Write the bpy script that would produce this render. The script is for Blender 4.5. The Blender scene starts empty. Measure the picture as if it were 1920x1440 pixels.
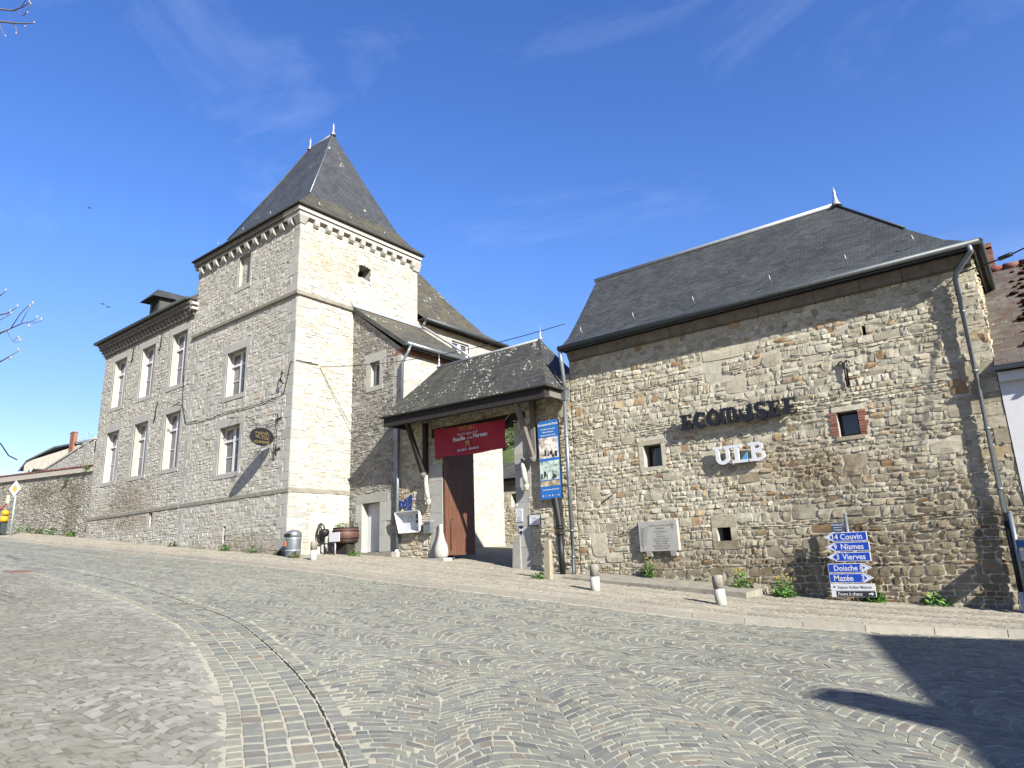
import bpy, bmesh, math, random
import numpy as np
from mathutils import Vector, Matrix
rnd = random.Random(7)
R = math.radians
scene = bpy.context.scene
C = scene.collection
# ------------------------------------------------------------------ camera
def make_camera():
    yaw, pitch, roll = R(37.898), R(14.264), R(-2.106)
    f = Vector((-math.sin(yaw)*math.cos(pitch), math.cos(yaw)*math.cos(pitch), math.sin(pitch)))
    r = Vector((math.cos(yaw), math.sin(yaw), 0)); u = r.cross(f)
    r2 = math.cos(roll)*r+math.sin(roll)*u; u2 = -math.sin(roll)*r+math.cos(roll)*u
    cd = bpy.data.cameras.new('camera'); cam = bpy.data.objects.new('camera', cd); C.objects.link(cam)
    m = Matrix.Identity(4)
    for i, v in enumerate((r2, u2, -f)):
        for j in range(3): m[j][i] = v[j]
    m[2][3] = 1.6
    cam.matrix_world = m
    cd.sensor_width = 36; cd.lens = 36*1271.2/1920; cd.clip_start = .05; cd.clip_end = 3000
    scene.camera = cam
make_camera()
# ------------------------------------------------------------------ light
SUN_AZ, SUN_EL = 20.0, 28.6
S = Vector((math.cos(R(SUN_EL))*math.cos(R(SUN_AZ)), -math.cos(R(SUN_EL))*math.sin(R(SUN_AZ)), math.sin(R(SUN_EL))))
ld = bpy.data.lights.new('sun', 'SUN'); ld.energy = 5.0; ld.angle = R(.55); ld.color = (1.0, .965, .9)
lo = bpy.data.objects.new('sun', ld); lo.rotation_euler = S.to_track_quat('Z', 'Y').to_euler(); lo.location = (20, -10, 30); C.objects.link(lo)
w = bpy.data.worlds.new('World'); scene.world = w; w.use_nodes = True
def make_sky():
    nt = w.node_tree; nt.nodes.clear(); N = nt.nodes.new; L = nt.links.new
    out = N('ShaderNodeOutputWorld'); bg = N('ShaderNodeBackground'); L(bg.outputs[0], out.inputs[0])
    sky = N('ShaderNodeTexSky'); sky.sky_type = 'NISHITA'; sky.sun_disc = False
    sky.sun_elevation = R(SUN_EL); sky.sun_rotation = R(90+SUN_AZ); sky.altitude = 100
    sky.air_density = 1.0; sky.dust_density = .4; sky.ozone_density = 2.2
    # thin cirrus
    tc = N('ShaderNodeTexCoord'); mp = N('ShaderNodeMapping'); mp.inputs['Scale'].default_value = (1.2, 3.0, 5.0)
    mp.inputs['Rotation'].default_value = (0, .3, .7)
    L(tc.outputs['Generated'], mp.inputs[0])
    n = N('ShaderNodeTexNoise'); n.inputs['Scale'].default_value = 1.6; n.inputs['Detail'].default_value = 9; n.inputs['Roughness'].default_value = .62
    n.inputs['Distortion'].default_value = .6
    L(mp.outputs[0], n.inputs['Vector'])
    cr = N('ShaderNodeValToRGB'); cr.color_ramp.elements[0].position = .54; cr.color_ramp.elements[0].color = (0, 0, 0, 1)
    cr.color_ramp.elements[1].position = .85; cr.color_ramp.elements[1].color = (.065, .065, .065, 1)
    L(n.outputs['Fac'], cr.inputs[0])
    sz = N('ShaderNodeSeparateXYZ'); L(tc.outputs['Generated'], sz.inputs[0])
    hz = N('ShaderNodeValToRGB'); hz.color_ramp.elements[0].position = .0; hz.color_ramp.elements[0].color = (.82, .66, .68, 1); hz.color_ramp.elements[1].position = .42; hz.color_ramp.elements[1].color = (1, 1, 1, 1)
    L(sz.outputs['Z'], hz.inputs[0])
    hm = N('ShaderNodeMix'); hm.data_type = 'RGBA'; hm.blend_type = 'MULTIPLY'; hm.inputs[0].default_value = 1
    hs = N('ShaderNodeHueSaturation'); hs.inputs['Saturation'].default_value = 1.27; hs.inputs['Hue'].default_value = .517; hs.inputs['Value'].default_value = 1.0
    L(sky.outputs[0], hs.inputs['Color'])
    mx = N('ShaderNodeMix'); mx.data_type = 'RGBA'; L(cr.outputs[0], mx.inputs[0]); L(hs.outputs[0], hm.inputs[6]); L(hz.outputs[0], hm.inputs[7]); L(hm.outputs[2], mx.inputs[6]); mx.inputs[7].default_value = (9, 9.6, 10.4, 1)
    L(mx.outputs[2], bg.inputs[0]); bg.inputs[1].default_value = .084
make_sky()
scene.view_settings.view_transform = 'Standard'; scene.view_settings.look = 'None'
scene.view_settings.exposure = 1.6; scene.view_settings.gamma = 1
# ------------------------------------------------------------------ mesh builder
class MB:
    def __init__(s): s.v = []; s.n = 0; s.q = []; s.qm = []; s.quv = []; s.p = []; s.pm = []; s.puv = []; s.smooth_q = []
    def add_v(s, a):
        a = np.asarray(a, float).reshape(-1, 3); b = s.n; s.v.append(a); s.n += len(a); return b
    def quads(s, a, mat=0, smooth=False):
        a = np.asarray(a, np.int64).reshape(-1, 4); s.q.append(a); s.qm.append(np.full(len(a), mat)); s.smooth_q.append(np.full(len(a), smooth))
    def poly(s, pts, mat=0, uv=None):
        b = s.add_v(pts); s.p.append(list(range(b, b+len(pts)))); s.pm.append(mat); s.puv.append(uv)
    def faces(s, pts, fs, mat=0):
        b = s.add_v(pts)
        for f in fs: s.p.append([b+i for i in f]); s.pm.append(mat); s.puv.append(None)
    def box8(s, P, mat=0):  # P: 8 pts, bottom ring then top ring
        s.faces(P, [(3, 2, 1, 0), (4, 5, 6, 7), (0, 1, 5, 4), (1, 2, 6, 5), (2, 3, 7, 6), (3, 0, 4, 7)], mat)
    def box(s, x0, x1, y0, y1, z0, z1, mat=0):
        s.box8([(x0, y0, z0), (x1, y0, z0), (x1, y1, z0), (x0, y1, z0), (x0, y0, z1), (x1, y0, z1), (x1, y1, z1), (x0, y1, z1)], mat)
    def fbox(s, F, u0, u1, v0, v1, d0, d1, mat=0):
        s.box8([F(u0, v0, d1), F(u1, v0, d1), F(u1, v0, d0), F(u0, v0, d0), F(u0, v1, d1), F(u1, v1, d1), F(u1, v1, d0), F(u0, v1, d0)], mat)
    def tube(s, pts, r, n=8, mat=0, cap=True, r_end=None):
        pts = [Vector(p) for p in pts]; m = len(pts); rings = []
        for i, p in enumerate(pts):
            t = (pts[min(i+1, m-1)]-pts[max(i-1, 0)]).normalized()
            a = t.cross(Vector((0, 0, 1)))
            if a.length < 1e-3: a = t.cross(Vector((1, 0, 0)))
            a.normalize(); b = t.cross(a)
            rr = (r[i] if isinstance(r, (list, tuple)) else r if r_end is None else r+(r_end-r)*i/(m-1))
            rings.append([tuple(p+rr*(math.cos(2*math.pi*k/n)*a+math.sin(2*math.pi*k/n)*b)) for k in range(n)])
        b0 = s.add_v([q for rg in rings for q in rg]); qs = []
        for i in range(m-1):
            for k in range(n):
                k2 = (k+1) % n; qs.append((b0+i*n+k, b0+(i+1)*n+k, b0+(i+1)*n+k2, b0+i*n+k2))
        s.quads(qs, mat, True)
        if cap:
            s.p.append([b0+k for k in range(n)]); s.pm.append(mat); s.puv.append(None)
            s.p.append([b0+(m-1)*n+k for k in reversed(range(n))]); s.pm.append(mat); s.puv.append(None)
    def lathe(s, prof, o, n=20, mat=0):
        o = Vector(o); m = len(prof)
        b0 = s.add_v([(o.x+r*math.cos(2*math.pi*k/n), o.y+r*math.sin(2*math.pi*k/n), o.z+z) for r, z in prof for k in range(n)])
        s.quads([(b0+i*n+k, b0+i*n+(k+1) % n, b0+(i+1)*n+(k+1) % n, b0+(i+1)*n+k) for i in range(m-1) for k in range(n)], mat, True)
        s.p.append([b0+k for k in reversed(range(n))]); s.pm.append(mat); s.puv.append(None)
        s.p.append([b0+(m-1)*n+k for k in range(n)]); s.pm.append(mat); s.puv.append(None)
    def build(s, name, mats, parent=None, loc=None, smooth=False):
        me = bpy.data.meshes.new(name)
        V = np.concatenate(s.v) if s.v else np.zeros((0, 3))
        off = np.array(loc if loc is not None else (0, 0, 0), float)
        V = V-off
        qs = np.concatenate(s.q) if s.q else np.zeros((0, 4), np.int64); qm = np.concatenate(s.qm) if s.qm else np.zeros(0)
        lt = np.concatenate([np.full(len(qs), 4), np.array([len(p) for p in s.p], np.int64)]).astype(np.int32)
        lv = np.concatenate([qs.reshape(-1), np.array([i for p in s.p for i in p], np.int64)]).astype(np.int32)
        ls = np.concatenate([[0], np.cumsum(lt)[:-1]]).astype(np.int32) if len(lt) else np.zeros(0, np.int32)
        mi = np.concatenate([qm, np.array(s.pm, float)]).astype(np.int32)
        me.vertices.add(len(V)); me.vertices.foreach_set('co', V.astype(np.float32).reshape(-1))
        me.loops.add(len(lv)); me.loops.foreach_set('vertex_index', lv)
        me.polygons.add(len(lt)); me.polygons.foreach_set('loop_start', ls); me.polygons.foreach_set('loop_total', lt)
        me.polygons.foreach_set('material_index', mi)
        sm = np.concatenate([np.concatenate(s.smooth_q) if s.smooth_q else np.zeros(0), np.zeros(len(s.p))]).astype(bool)
        if smooth: sm[:] = True
        me.polygons.foreach_set('use_smooth', sm)
        if any(u is not None for u in s.puv):
            uvl = me.uv_layers.new(name='UVMap'); arr = np.zeros((len(lv), 2), np.float32); k = len(qs)*4
            for p, u in zip(s.p, s.puv):
                if u is not None: arr[k:k+len(p)] = u
                k += len(p)
            uvl.data.foreach_set('uv', arr.reshape(-1))
        me.update(calc_edges=True); me.validate()
        for m in (mats if isinstance(mats, (list, tuple)) else [mats]): me.materials.append(m)
        o = bpy.data.objects.new(name, me); C.objects.link(o)
        if parent is not None:
            o.parent = parent
        if loc is not None: o.location = (0, 0, 0) if parent is not None else tuple(off)
        return o
def tag(o, label=None, cat=None, group=None, kind=None):
    if label: o['label'] = label
    if cat: o['category'] = cat
    if group: o['group'] = group
    if kind: o['kind'] = kind
    return o
class Thing:
    """an Empty at the base of a thing; parts are added in world coordinates"""
    def __init__(s, name, loc, label, cat, group=None, kind=None):
        s.o = bpy.data.objects.new(name, None); C.objects.link(s.o); s.o.location = loc; s.loc = loc; s.o.empty_display_size = .2
        tag(s.o, label, cat, group, kind)
    def part(s, mb, name, mats, parent=None, smooth=False):
        return mb.build(name, mats, parent if parent is not None else s.o, s.loc, smooth)
def solo(mb, name, mats, loc, label, cat, group=None, kind=None, smooth=False):
    return tag(mb.build(name, mats, None, loc, smooth), label, cat, group, kind)
def copy_thing(o, loc, label=None, parent=None):
    c = o.copy(); C.objects.link(c)
    if parent is not None: c.parent = parent
    else:
        c.location = loc
        if label: c['label'] = label
    for ch in list(o.children): copy_thing(ch, None, None, c)
    return c
def FY(Y):  # wall facing the street (-Y): u = X, v = Z, d = outwards
    return lambda u, v, d=0.0: (u, Y-d, v)
def FX(X):  # wall facing +X: u = Y
    return lambda u, v, d=0.0: (X+d, u, v)
def FXn(X):  # wall facing -X: u = -Y
    return lambda u, v, d=0.0: (X-d, -u, v)
# ------------------------------------------------------------------ materials
K_STONE = .51   # scales the swatches below down to suit the sun strength and exposure
def newmat(name):
    m = bpy.data.materials.new(name); m.use_nodes = True; nt = m.node_tree
    return m, nt, nt.nodes['Principled BSDF'], nt.nodes.new, nt.links.new
def plain(name, col, rough=.7, metal=0.0, noise=.12, nscale=6.0, spec=.3, bump=0.0):
    m, nt, b, N, L = newmat(name)
    b.inputs['Roughness'].default_value = rough; b.inputs['Metallic'].default_value = metal; b.inputs['Specular IOR Level'].default_value = spec
    g = N('ShaderNodeNewGeometry'); n = N('ShaderNodeTexNoise'); n.inputs['Scale'].default_value = nscale; n.inputs['Detail'].default_value = 6; n.inputs['Roughness'].default_value = .65
    L(g.outputs['Position'], n.inputs['Vector'])
    r = N('ShaderNodeValToRGB'); r.color_ramp.elements[0].position = .3; r.color_ramp.elements[1].position = .7
    r.color_ramp.elements[0].color = tuple(c*K_STONE*(1-noise) for c in col)+(1,); r.color_ramp.elements[1].color = tuple(min(1, c*K_STONE*(1+noise)) for c in col)+(1,)
    L(n.outputs['Fac'], r.inputs[0]); L(r.outputs[0], b.inputs['Base Color'])
    if bump:
        bp = N('ShaderNodeBump'); bp.inputs['Strength'].default_value = bump; bp.inputs['Distance'].default_value = .02
        L(n.outputs['Fac'], bp.inputs['Height']); L(bp.outputs[0], b.inputs['Normal'])
    return m
def stonemat(name, ramp, rough=.92, nscale=9.0, amt=.22, bump=.5, bdist=.015, stains=()):
    """ramp: colours picked per stone (random per island), mottled with noise; stains: (x,y,z, rx,ry,rz, colour, strength) blotches of dirt"""
    m, nt, b, N, L = newmat(name); b.inputs['Roughness'].default_value = rough; b.inputs['Specular IOR Level'].default_value = .15
    g = N('ShaderNodeNewGeometry')
    r = N('ShaderNodeValToRGB'); r.color_ramp.interpolation = 'LINEAR'
    els = r.color_ramp.elements
    while len(els) < len(ramp): els.new(.5)
    for e, (p, c) in zip(els, ramp): e.position = p; e.color = tuple(x*K_STONE for x in c)+(1,)
    L(g.outputs['Random Per Island'], r.inputs[0])
    n = N('ShaderNodeTexNoise'); n.inputs['Scale'].default_value = nscale; n.inputs['Detail'].default_value = 7; n.inputs['Roughness'].default_value = .7
    L(g.outputs['Position'], n.inputs['Vector'])
    n2 = N('ShaderNodeTexNoise'); n2.inputs['Scale'].default_value = .55; n2.inputs['Detail'].default_value = 5; n2.inputs['Roughness'].default_value = .6
    L(g.outputs['Position'], n2.inputs['Vector'])
    mr = N('ShaderNodeMapRange'); mr.inputs[1].default_value = .25; mr.inputs[2].default_value = .75; mr.inputs[3].default_value = 1-amt; mr.inputs[4].default_value = 1+amt
    L(n.outputs['Fac'], mr.inputs[0])
    mr2 = N('ShaderNodeMapRange'); mr2.inputs[1].default_value = .3; mr2.inputs[2].default_value = .7; mr2.inputs[3].default_value = 1-amt*.6; mr2.inputs[4].default_value = 1+amt*.5
    L(n2.outputs['Fac'], mr2.inputs[0])
    mu = N('ShaderNodeMath'); mu.operation = 'MULTIPLY'; L(mr.outputs[0], mu.inputs[0]); L(mr2.outputs[0], mu.inputs[1])
    vm = N('ShaderNodeVectorMath'); vm.operation = 'SCALE'; L(r.outputs[0], vm.inputs[0]); L(mu.outputs[0], vm.inputs['Scale'])
    col = vm.outputs[0]
    for (x, y, z, rx, ry, rz, c, st) in stains:
        sb = N('ShaderNodeVectorMath'); sb.operation = 'SUBTRACT'; L(g.outputs['Position'], sb.inputs[0]); sb.inputs[1].default_value = (x, y, z)
        dv = N('ShaderNodeVectorMath'); dv.operation = 'DIVIDE'; L(sb.outputs[0], dv.inputs[0]); dv.inputs[1].default_value = (rx, ry, rz)
        ln = N('ShaderNodeVectorMath'); ln.operation = 'LENGTH'; L(dv.outputs[0], ln.inputs[0])
        nn = N('ShaderNodeTexNoise'); nn.inputs['Scale'].default_value = 1.3; nn.inputs['Detail'].default_value = 7; nn.inputs['Roughness'].default_value = .7; L(g.outputs['Position'], nn.inputs['Vector'])
        ad = N('ShaderNodeMath'); ad.operation = 'MULTIPLY_ADD'; L(nn.outputs['Fac'], ad.inputs[0]); ad.inputs[1].default_value = 2.2; ad.inputs[2].default_value = -1.1
        a2 = N('ShaderNodeMath'); a2.operation = 'ADD'; L(ad.outputs[0], a2.inputs[0]); L(ln.outputs['Value'], a2.inputs[1])
        m3 = N('ShaderNodeMapRange'); m3.inputs[1].default_value = .35; m3.inputs[2].default_value = 1.15; m3.inputs[3].default_value = st; m3.inputs[4].default_value = 0
        L(a2.outputs[0], m3.inputs[0])
        mx = N('ShaderNodeMix'); mx.data_type = 'RGBA'; L(m3.outputs[0], mx.inputs[0]); L(col, mx.inputs[6])
        ml = N('ShaderNodeVectorMath'); ml.operation = 'MULTIPLY'; L(col, ml.inputs[0]); ml.inputs[1].default_value = c
        L(ml.outputs[0], mx.inputs[7]); col = mx.outputs[2]
    L(col, b.inputs['Base Color'])
    if bump:
        n3 = N('ShaderNodeTexNoise'); n3.inputs['Scale'].default_value = nscale*3; n3.inputs['Detail'].default_value = 8; n3.inputs['Roughness'].default_value = .75
        L(g.outputs['Position'], n3.inputs['Vector'])
        bp = N('ShaderNodeBump'); bp.inputs['Strength'].default_value = bump; bp.inputs['Distance'].default_value = bdist
        L(n3.outputs['Fac'], bp.inputs['Height']); L(bp.outputs[0], b.inputs['Normal'])
    return m
def slatemat(name, c1, c2, bw=.2, rh=.11, moss=None, moss_amt=.4, lichen=0.0, lich_col=(.55, .55, .45), rough=.55, mortar=(.012, .012, .013), lscale=7.0, mscale=2.2):
    m, nt, b, N, L = newmat(name); b.inputs['Roughness'].default_value = rough; b.inputs['Specular IOR Level'].default_value = .35
    uv = N('ShaderNodeUVMap'); g = N('ShaderNodeNewGeometry')
    wn = N('ShaderNodeTexNoise'); wn.inputs['Scale'].default_value = 3; L(uv.outputs[0], wn.inputs['Vector'])
    ad = N('ShaderNodeVectorMath'); ad.operation = 'MULTIPLY_ADD'; L(wn.outputs['Color'], ad.inputs[0]); ad.inputs[1].default_value = (.03, .03, 0); L(uv.outputs[0], ad.inputs[2])
    br = N('ShaderNodeTexBrick'); br.inputs['Scale'].default_value = 1; br.inputs['Brick Width'].default_value = bw; br.inputs['Row Height'].default_value = rh
    br.inputs['Mortar Size'].default_value = .007; br.inputs['Mortar Smooth'].default_value = .4; br.inputs['Color1'].default_value = s3(c1, .82)+(1,); br.inputs['Color2'].default_value = s3(c2, .82)+(1,); br.inputs['Mortar'].default_value = tuple(mortar)+(1,)
    L(ad.outputs[0], br.inputs['Vector'])
    n = N('ShaderNodeTexNoise'); n.inputs['Scale'].default_value = 1.1; n.inputs['Detail'].default_value = 8; n.inputs['Roughness'].default_value = .65; L(g.outputs['Position'], n.inputs['Vector'])
    mr = N('ShaderNodeMapRange'); mr.inputs[1].default_value = .3; mr.inputs[2].default_value = .7; mr.inputs[3].default_value = .72; mr.inputs[4].default_value = 1.3; L(n.outputs['Fac'], mr.inputs[0])
    vm = N('ShaderNodeVectorMath'); vm.operation = 'SCALE'; L(br.outputs['Color'], vm.inputs[0]); L(mr.outputs[0], vm.inputs['Scale'])
    col = vm.outputs[0]
    if moss:
        n2 = N('ShaderNodeTexNoise'); n2.inputs['Scale'].default_value = mscale; n2.inputs['Detail'].default_value = 10; n2.inputs['Roughness'].default_value = .75; L(g.outputs['Position'], n2.inputs['Vector'])
        m2 = N('ShaderNodeMapRange'); m2.inputs[1].default_value = .62-.3*moss_amt; m2.inputs[2].default_value = .78-.3*moss_amt; m2.inputs[3].default_value = 0; m2.inputs[4].default_value = .85; L(n2.outputs['Fac'], m2.inputs[0])
        mx = N('ShaderNodeMix'); mx.data_type = 'RGBA'; L(m2.outputs[0], mx.inputs[0]); L(col, mx.inputs[6]); mx.inputs[7].default_value = s3(moss, .82)+(1,); col = mx.outputs[2]
    if lichen:
        vo = N('ShaderNodeTexVoronoi'); vo.inputs['Scale'].default_value = lscale; vo.inputs['Randomness'].default_value = 1
        dn = N('ShaderNodeTexNoise'); dn.inputs['Scale'].default_value = 14; dn.inputs['Detail'].default_value = 3; L(g.outputs['Position'], dn.inputs['Vector'])
        av = N('ShaderNodeVectorMath'); av.operation = 'MULTIPLY_ADD'; L(dn.outputs['Color'], av.inputs[0]); av.inputs[1].default_value = (.1, .1, .1); L(g.outputs['Position'], av.inputs[2])
        L(av.outputs[0], vo.inputs['Vector'])
        sp = N('ShaderNodeSeparateColor'); L(vo.outputs['Color'], sp.inputs[0])
        rad = N('ShaderNodeMath'); rad.operation = 'MULTIPLY'; L(sp.outputs[0], rad.inputs[0]); rad.inputs[1].default_value = .42
        lt = N('ShaderNodeMath'); lt.operation = 'LESS_THAN'; L(vo.outputs['Distance'], lt.inputs[0]); L(rad.outputs[0], lt.inputs[1])
        gn = N('ShaderNodeTexNoise'); gn.inputs['Scale'].default_value = .9; gn.inputs['Detail'].default_value = 4; L(g.outputs['Position'], gn.inputs['Vector'])
        gm = N('ShaderNodeMapRange'); gm.inputs[1].default_value = .62-.2*lichen; gm.inputs[2].default_value = .7-.2*lichen; L(gn.outputs['Fac'], gm.inputs[0])
        pr = N('ShaderNodeMath'); pr.operation = 'MULTIPLY'; L(lt.outputs[0], pr.inputs[0]); L(gm.outputs[0], pr.inputs[1])
        p2 = N('ShaderNodeMath'); p2.operation = 'MULTIPLY'; L(pr.outputs[0], p2.inputs[0]); p2.inputs[1].default_value = .85
        mx = N('ShaderNodeMix'); mx.data_type = 'RGBA'; L(p2.outputs[0], mx.inputs[0]); L(col, mx.inputs[6]); mx.inputs[7].default_value = s3(lich_col, .85)+(1,); col = mx.outputs[2]
    L(col, b.inputs['Base Color'])
    bp = N('ShaderNodeBump'); bp.inputs['Strength'].default_value = .7; bp.inputs['Distance'].default_value = .02; bp.invert = True
    L(br.outputs['Fac'], bp.inputs['Height'])
    b2 = N('ShaderNodeBump'); b2.inputs['Strength'].default_value = .35; b2.inputs['Distance'].default_value = .03; L(n.outputs['Fac'], b2.inputs['Height']); L(bp.outputs[0], b2.inputs['Normal']); L(b2.outputs[0], b.inputs['Normal'])
    return m
def s3(c, k): return tuple(x*k for x in c)
BARN = [(p, tuple(min(1, x*q) for x, q in zip(c, (1.24, 1.215, 1.13)))) for p, c in [(0, (.36, .325, .25)), (.2, (.43, .40, .315)), (.45, (.50, .465, .37)), (.68, (.56, .525, .43)), (.86, (.46, .44, .375)), (.94, (.47, .39, .265)), (.98, (.36, .24, .14)), (1, (.34, .28, .22))]]
TOWER = [(p, (c[0]*1.05, c[1]*1.03, c[2]*.98)) for p, c in [(0, (.43, .42, .37)), (.3, (.53, .52, .47)), (.6, (.59, .58, .525)), (.85, (.51, .50, .47)), (.95, (.56, .51, .42)), (1, (.42, .39, .34))]]
M = {}
M['barn'] = stonemat('barn_stone', BARN, amt=.3, stains=[(-2.5, 18, 1.3, 4.2, 3, 2.2, (.42, .38, .33), .9), (-7.5, 18, .9, 5, 3, 1.3, (.55, .5, .43), .8), (-4.6, 18, 3.5, 2.4, 3, .7, (.55, .46, .36), .85), (-1.2, 18, 5.5, .8, 3, 5, (.8, .75, .68), .5)])
M['barn_mortar'] = plain('barn_mortar', (.66, .60, .46), .95, noise=.25, nscale=7, bump=.6)
M['tower'] = stonemat('tower_stone', TOWER, amt=.16, bump=.4, stains=[(-36.5, 15, 4.6, 3.2, 2, 1.7, (.55, .47, .40), .8), (-26, 15, 2.2, 4, 2, .7, (.6, .55, .45), .8), (-22.7, 17, 14.2, 1, 1.6, 1.3, (.9, .8, .66), .6)])
M['tower_mortar'] = plain('tower_mortar', (.57, .555, .485), .95, noise=.14, nscale=6, bump=.4)
M['annex'] = stonemat('annex_stone', [(0, (.26, .25, .225)), (.4, (.36, .345, .30)), (.75, (.43, .41, .36)), (1, (.36, .31, .25))], amt=.25)
M['annex_mortar'] = plain('annex_mortar', (.43, .40, .33), .95, noise=.2, nscale=7, bump=.5)
M['gwall'] = stonemat('garden_wall_stone', [(0, (.36, .34, .28)), (.4, (.48, .455, .38)), (.75, (.56, .535, .45)), (1, (.43, .38, .3))], amt=.3, stains=[(-44.5, 15.4, 5, 1.3, 2, 3, (.5, .47, .42), .8), (-49, 15.4, 6.4, 4, 2, .9, (.6, .56, .5), .7)])
M['gw_mortar'] = plain('garden_wall_mortar', (.44, .405, .325), .95, noise=.25)
M['dressed'] = stonemat('dressed_limestone', [(0, (.42, .41, .365)), (.5, (.48, .47, .42)), (1, (.53, .515, .455))], amt=.12, nscale=5, bump=.25)
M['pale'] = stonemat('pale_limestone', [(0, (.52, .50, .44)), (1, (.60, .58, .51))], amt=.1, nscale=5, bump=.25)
M['dark_stone'] = plain('weathered_string_stone', (.33, .305, .245), .9, noise=.3, nscale=4, bump=.4)
M['slate'] = slatemat('natural_slate', (.034, .037, .036), (.056, .06, .058), moss=(.07, .066, .04), moss_amt=.12)
M['slate_tower'] = slatemat('tower_slate', (.036, .039, .041), (.052, .055, .056), bw=.2, rh=.12, moss=(.12, .11, .05), moss_amt=.02, lichen=.12, lich_col=(.42, .42, .36), lscale=5)
M['slate_kick'] = slatemat('mossy_slate', (.04, .039, .033), (.06, .057, .043), bw=.2, rh=.12, moss=(.075, .068, .036), moss_amt=.6, lichen=.1, lich_col=(.4, .4, .33), lscale=6)
M['slate_gate'] = slatemat('lichen_slate', (.032, .032, .028), (.056, .055, .046), bw=.18, rh=.1, moss=(.07, .064, .03), moss_amt=.35, lichen=.75, lich_col=(.40, .41, .32), lscale=9)
M['slate_annex'] = slatemat('brown_slate', (.05, .047, .036), (.075, .068, .05), moss=(.085, .075, .038), moss_amt=.6, lichen=.15)
M['tile_moss'] = slatemat('mossy_tiles', (.07, .064, .054), (.115, .105, .088), bw=.5, rh=.27, moss=(.065, .032, .018), moss_amt=.62, lichen=.05, rough=.9, mortar=(.03, .025, .02), mscale=4.5)
M['zinc'] = plain('zinc', (.30, .33, .35), .42, .55, noise=.15, nscale=9)
M['zinc_light'] = plain('zinc_light', (.55, .57, .58), .45, .4, noise=.12)
M['gutter'] = plain('old_gutter', (.10, .115, .115), .5, .4, noise=.2)
M['castiron'] = plain('castiron', (.025, .024, .024), .5, .2, noise=.3)
M['black'] = plain('black_paint', (.012, .012, .013), .32, 0, noise=.15, spec=.5)
M['white_wood'] = plain('white_painted_wood', (.80, .80, .79), .5, noise=.05)
M['white_paint'] = plain('white_painted_metal', (.82, .83, .85), .4, noise=.04)
M['white_wall'] = plain('white_render', (.80, .80, .80), .9, noise=.06, nscale=3, bump=.15)
M['brick'] = stonemat('red_brick', [(0, (.24, .10, .07)), (.5, (.34, .15, .105)), (1, (.40, .21, .15))], amt=.2)
M['redtile'] = stonemat('red_tile', [(0, (.20, .065, .05)), (.6, (.28, .10, .075)), (1, (.3, .16, .12))], amt=.25)
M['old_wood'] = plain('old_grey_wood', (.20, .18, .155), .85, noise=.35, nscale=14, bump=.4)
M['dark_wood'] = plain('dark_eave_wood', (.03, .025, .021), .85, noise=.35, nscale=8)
M['pale_wood'] = plain('weathered_post_wood', (.42, .37, .26), .9, noise=.2, nscale=16, bump=.3)
M['barrel'] = plain('barrel_oak', (.13, .06, .04), .6, noise=.3, nscale=10)
M['cornice_dark'] = plain('weathered_shaded_cornice', (.20, .185, .155), .9, noise=.3, nscale=4, bump=.4)  # weathered stone tone; on the wing it also paints in eave shade
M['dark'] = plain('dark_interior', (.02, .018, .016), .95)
M['green'] = None
def leafmat(name, c1, c2):
    m, nt, b, N, L = newmat(name); b.inputs['Roughness'].default_value = .6
    g = N('ShaderNodeNewGeometry'); r = N('ShaderNodeValToRGB'); r.color_ramp.elements[0].color = tuple(c1)+(1,); r.color_ramp.elements[1].color = tuple(c2)+(1,)
    L(g.outputs['Random Per Island'], r.inputs[0]); L(r.outputs[0], b.inputs['Base Color'])
    b.inputs['Subsurface Weight'].default_value = 0
    return m
M['leaf'] = leafmat('leaf', (.03, .09, .012), (.09, .19, .03))
M['leaf_dry'] = leafmat('leaf_dull', (.04, .06, .016), (.11, .12, .04))
M['yellow'] = plain('yellow_petal', (.75, .5, .02), .6)
M['redflower'] = plain('red_petal', (.35, .04, .05), .6)
def glassmat(name, col):
    m, nt, b, N, L = newmat(name); b.inputs['Roughness'].default_value = .08; b.inputs['Specular IOR Level'].default_value = .5
    g = N('ShaderNodeNewGeometry'); n = N('ShaderNodeTexNoise'); n.inputs['Scale'].default_value = .9; L(g.outputs['Position'], n.inputs['Vector'])
    r = N('ShaderNodeValToRGB'); r.color_ramp.elements[0].position = .35; r.color_ramp.elements[1].position = .65
    r.color_ramp.elements[0].color = s3(col, .7)+(1,); r.color_ramp.elements[1].color = s3(col, 1.25)+(1,)
    L(n.outputs['Fac'], r.inputs[0]); L(r.outputs[0], b.inputs['Base Color']); return m
M['glass'] = glassmat('curtained_glass', (.12, .118, .108))
M['glass_dark'] = glassmat('dark_glass', (.05, .055, .06))
def door_mat():
    m, nt, b, N, L = newmat('brown_boards'); b.inputs['Roughness'].default_value = .55
    g = N('ShaderNodeNewGeometry'); mp = N('ShaderNodeMapping'); mp.inputs['Scale'].default_value = (9, 9, .7); L(g.outputs['Position'], mp.inputs[0])
    n = N('ShaderNodeTexNoise'); n.inputs['Scale'].default_value = 2.5; n.inputs['Detail'].default_value = 6; L(mp.outputs[0], n.inputs['Vector'])
    r = N('ShaderNodeValToRGB'); r.color_ramp.elements[0].position = .3; r.color_ramp.elements[1].position = .7; r.color_ramp.elements[0].color = (.055, .021, .011, 1); r.color_ramp.elements[1].color = (.10, .042, .021, 1)
    L(n.outputs['Fac'], r.inputs[0]); L(r.outputs[0], b.inputs['Base Color']); return m
M['door'] = door_mat()
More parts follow.
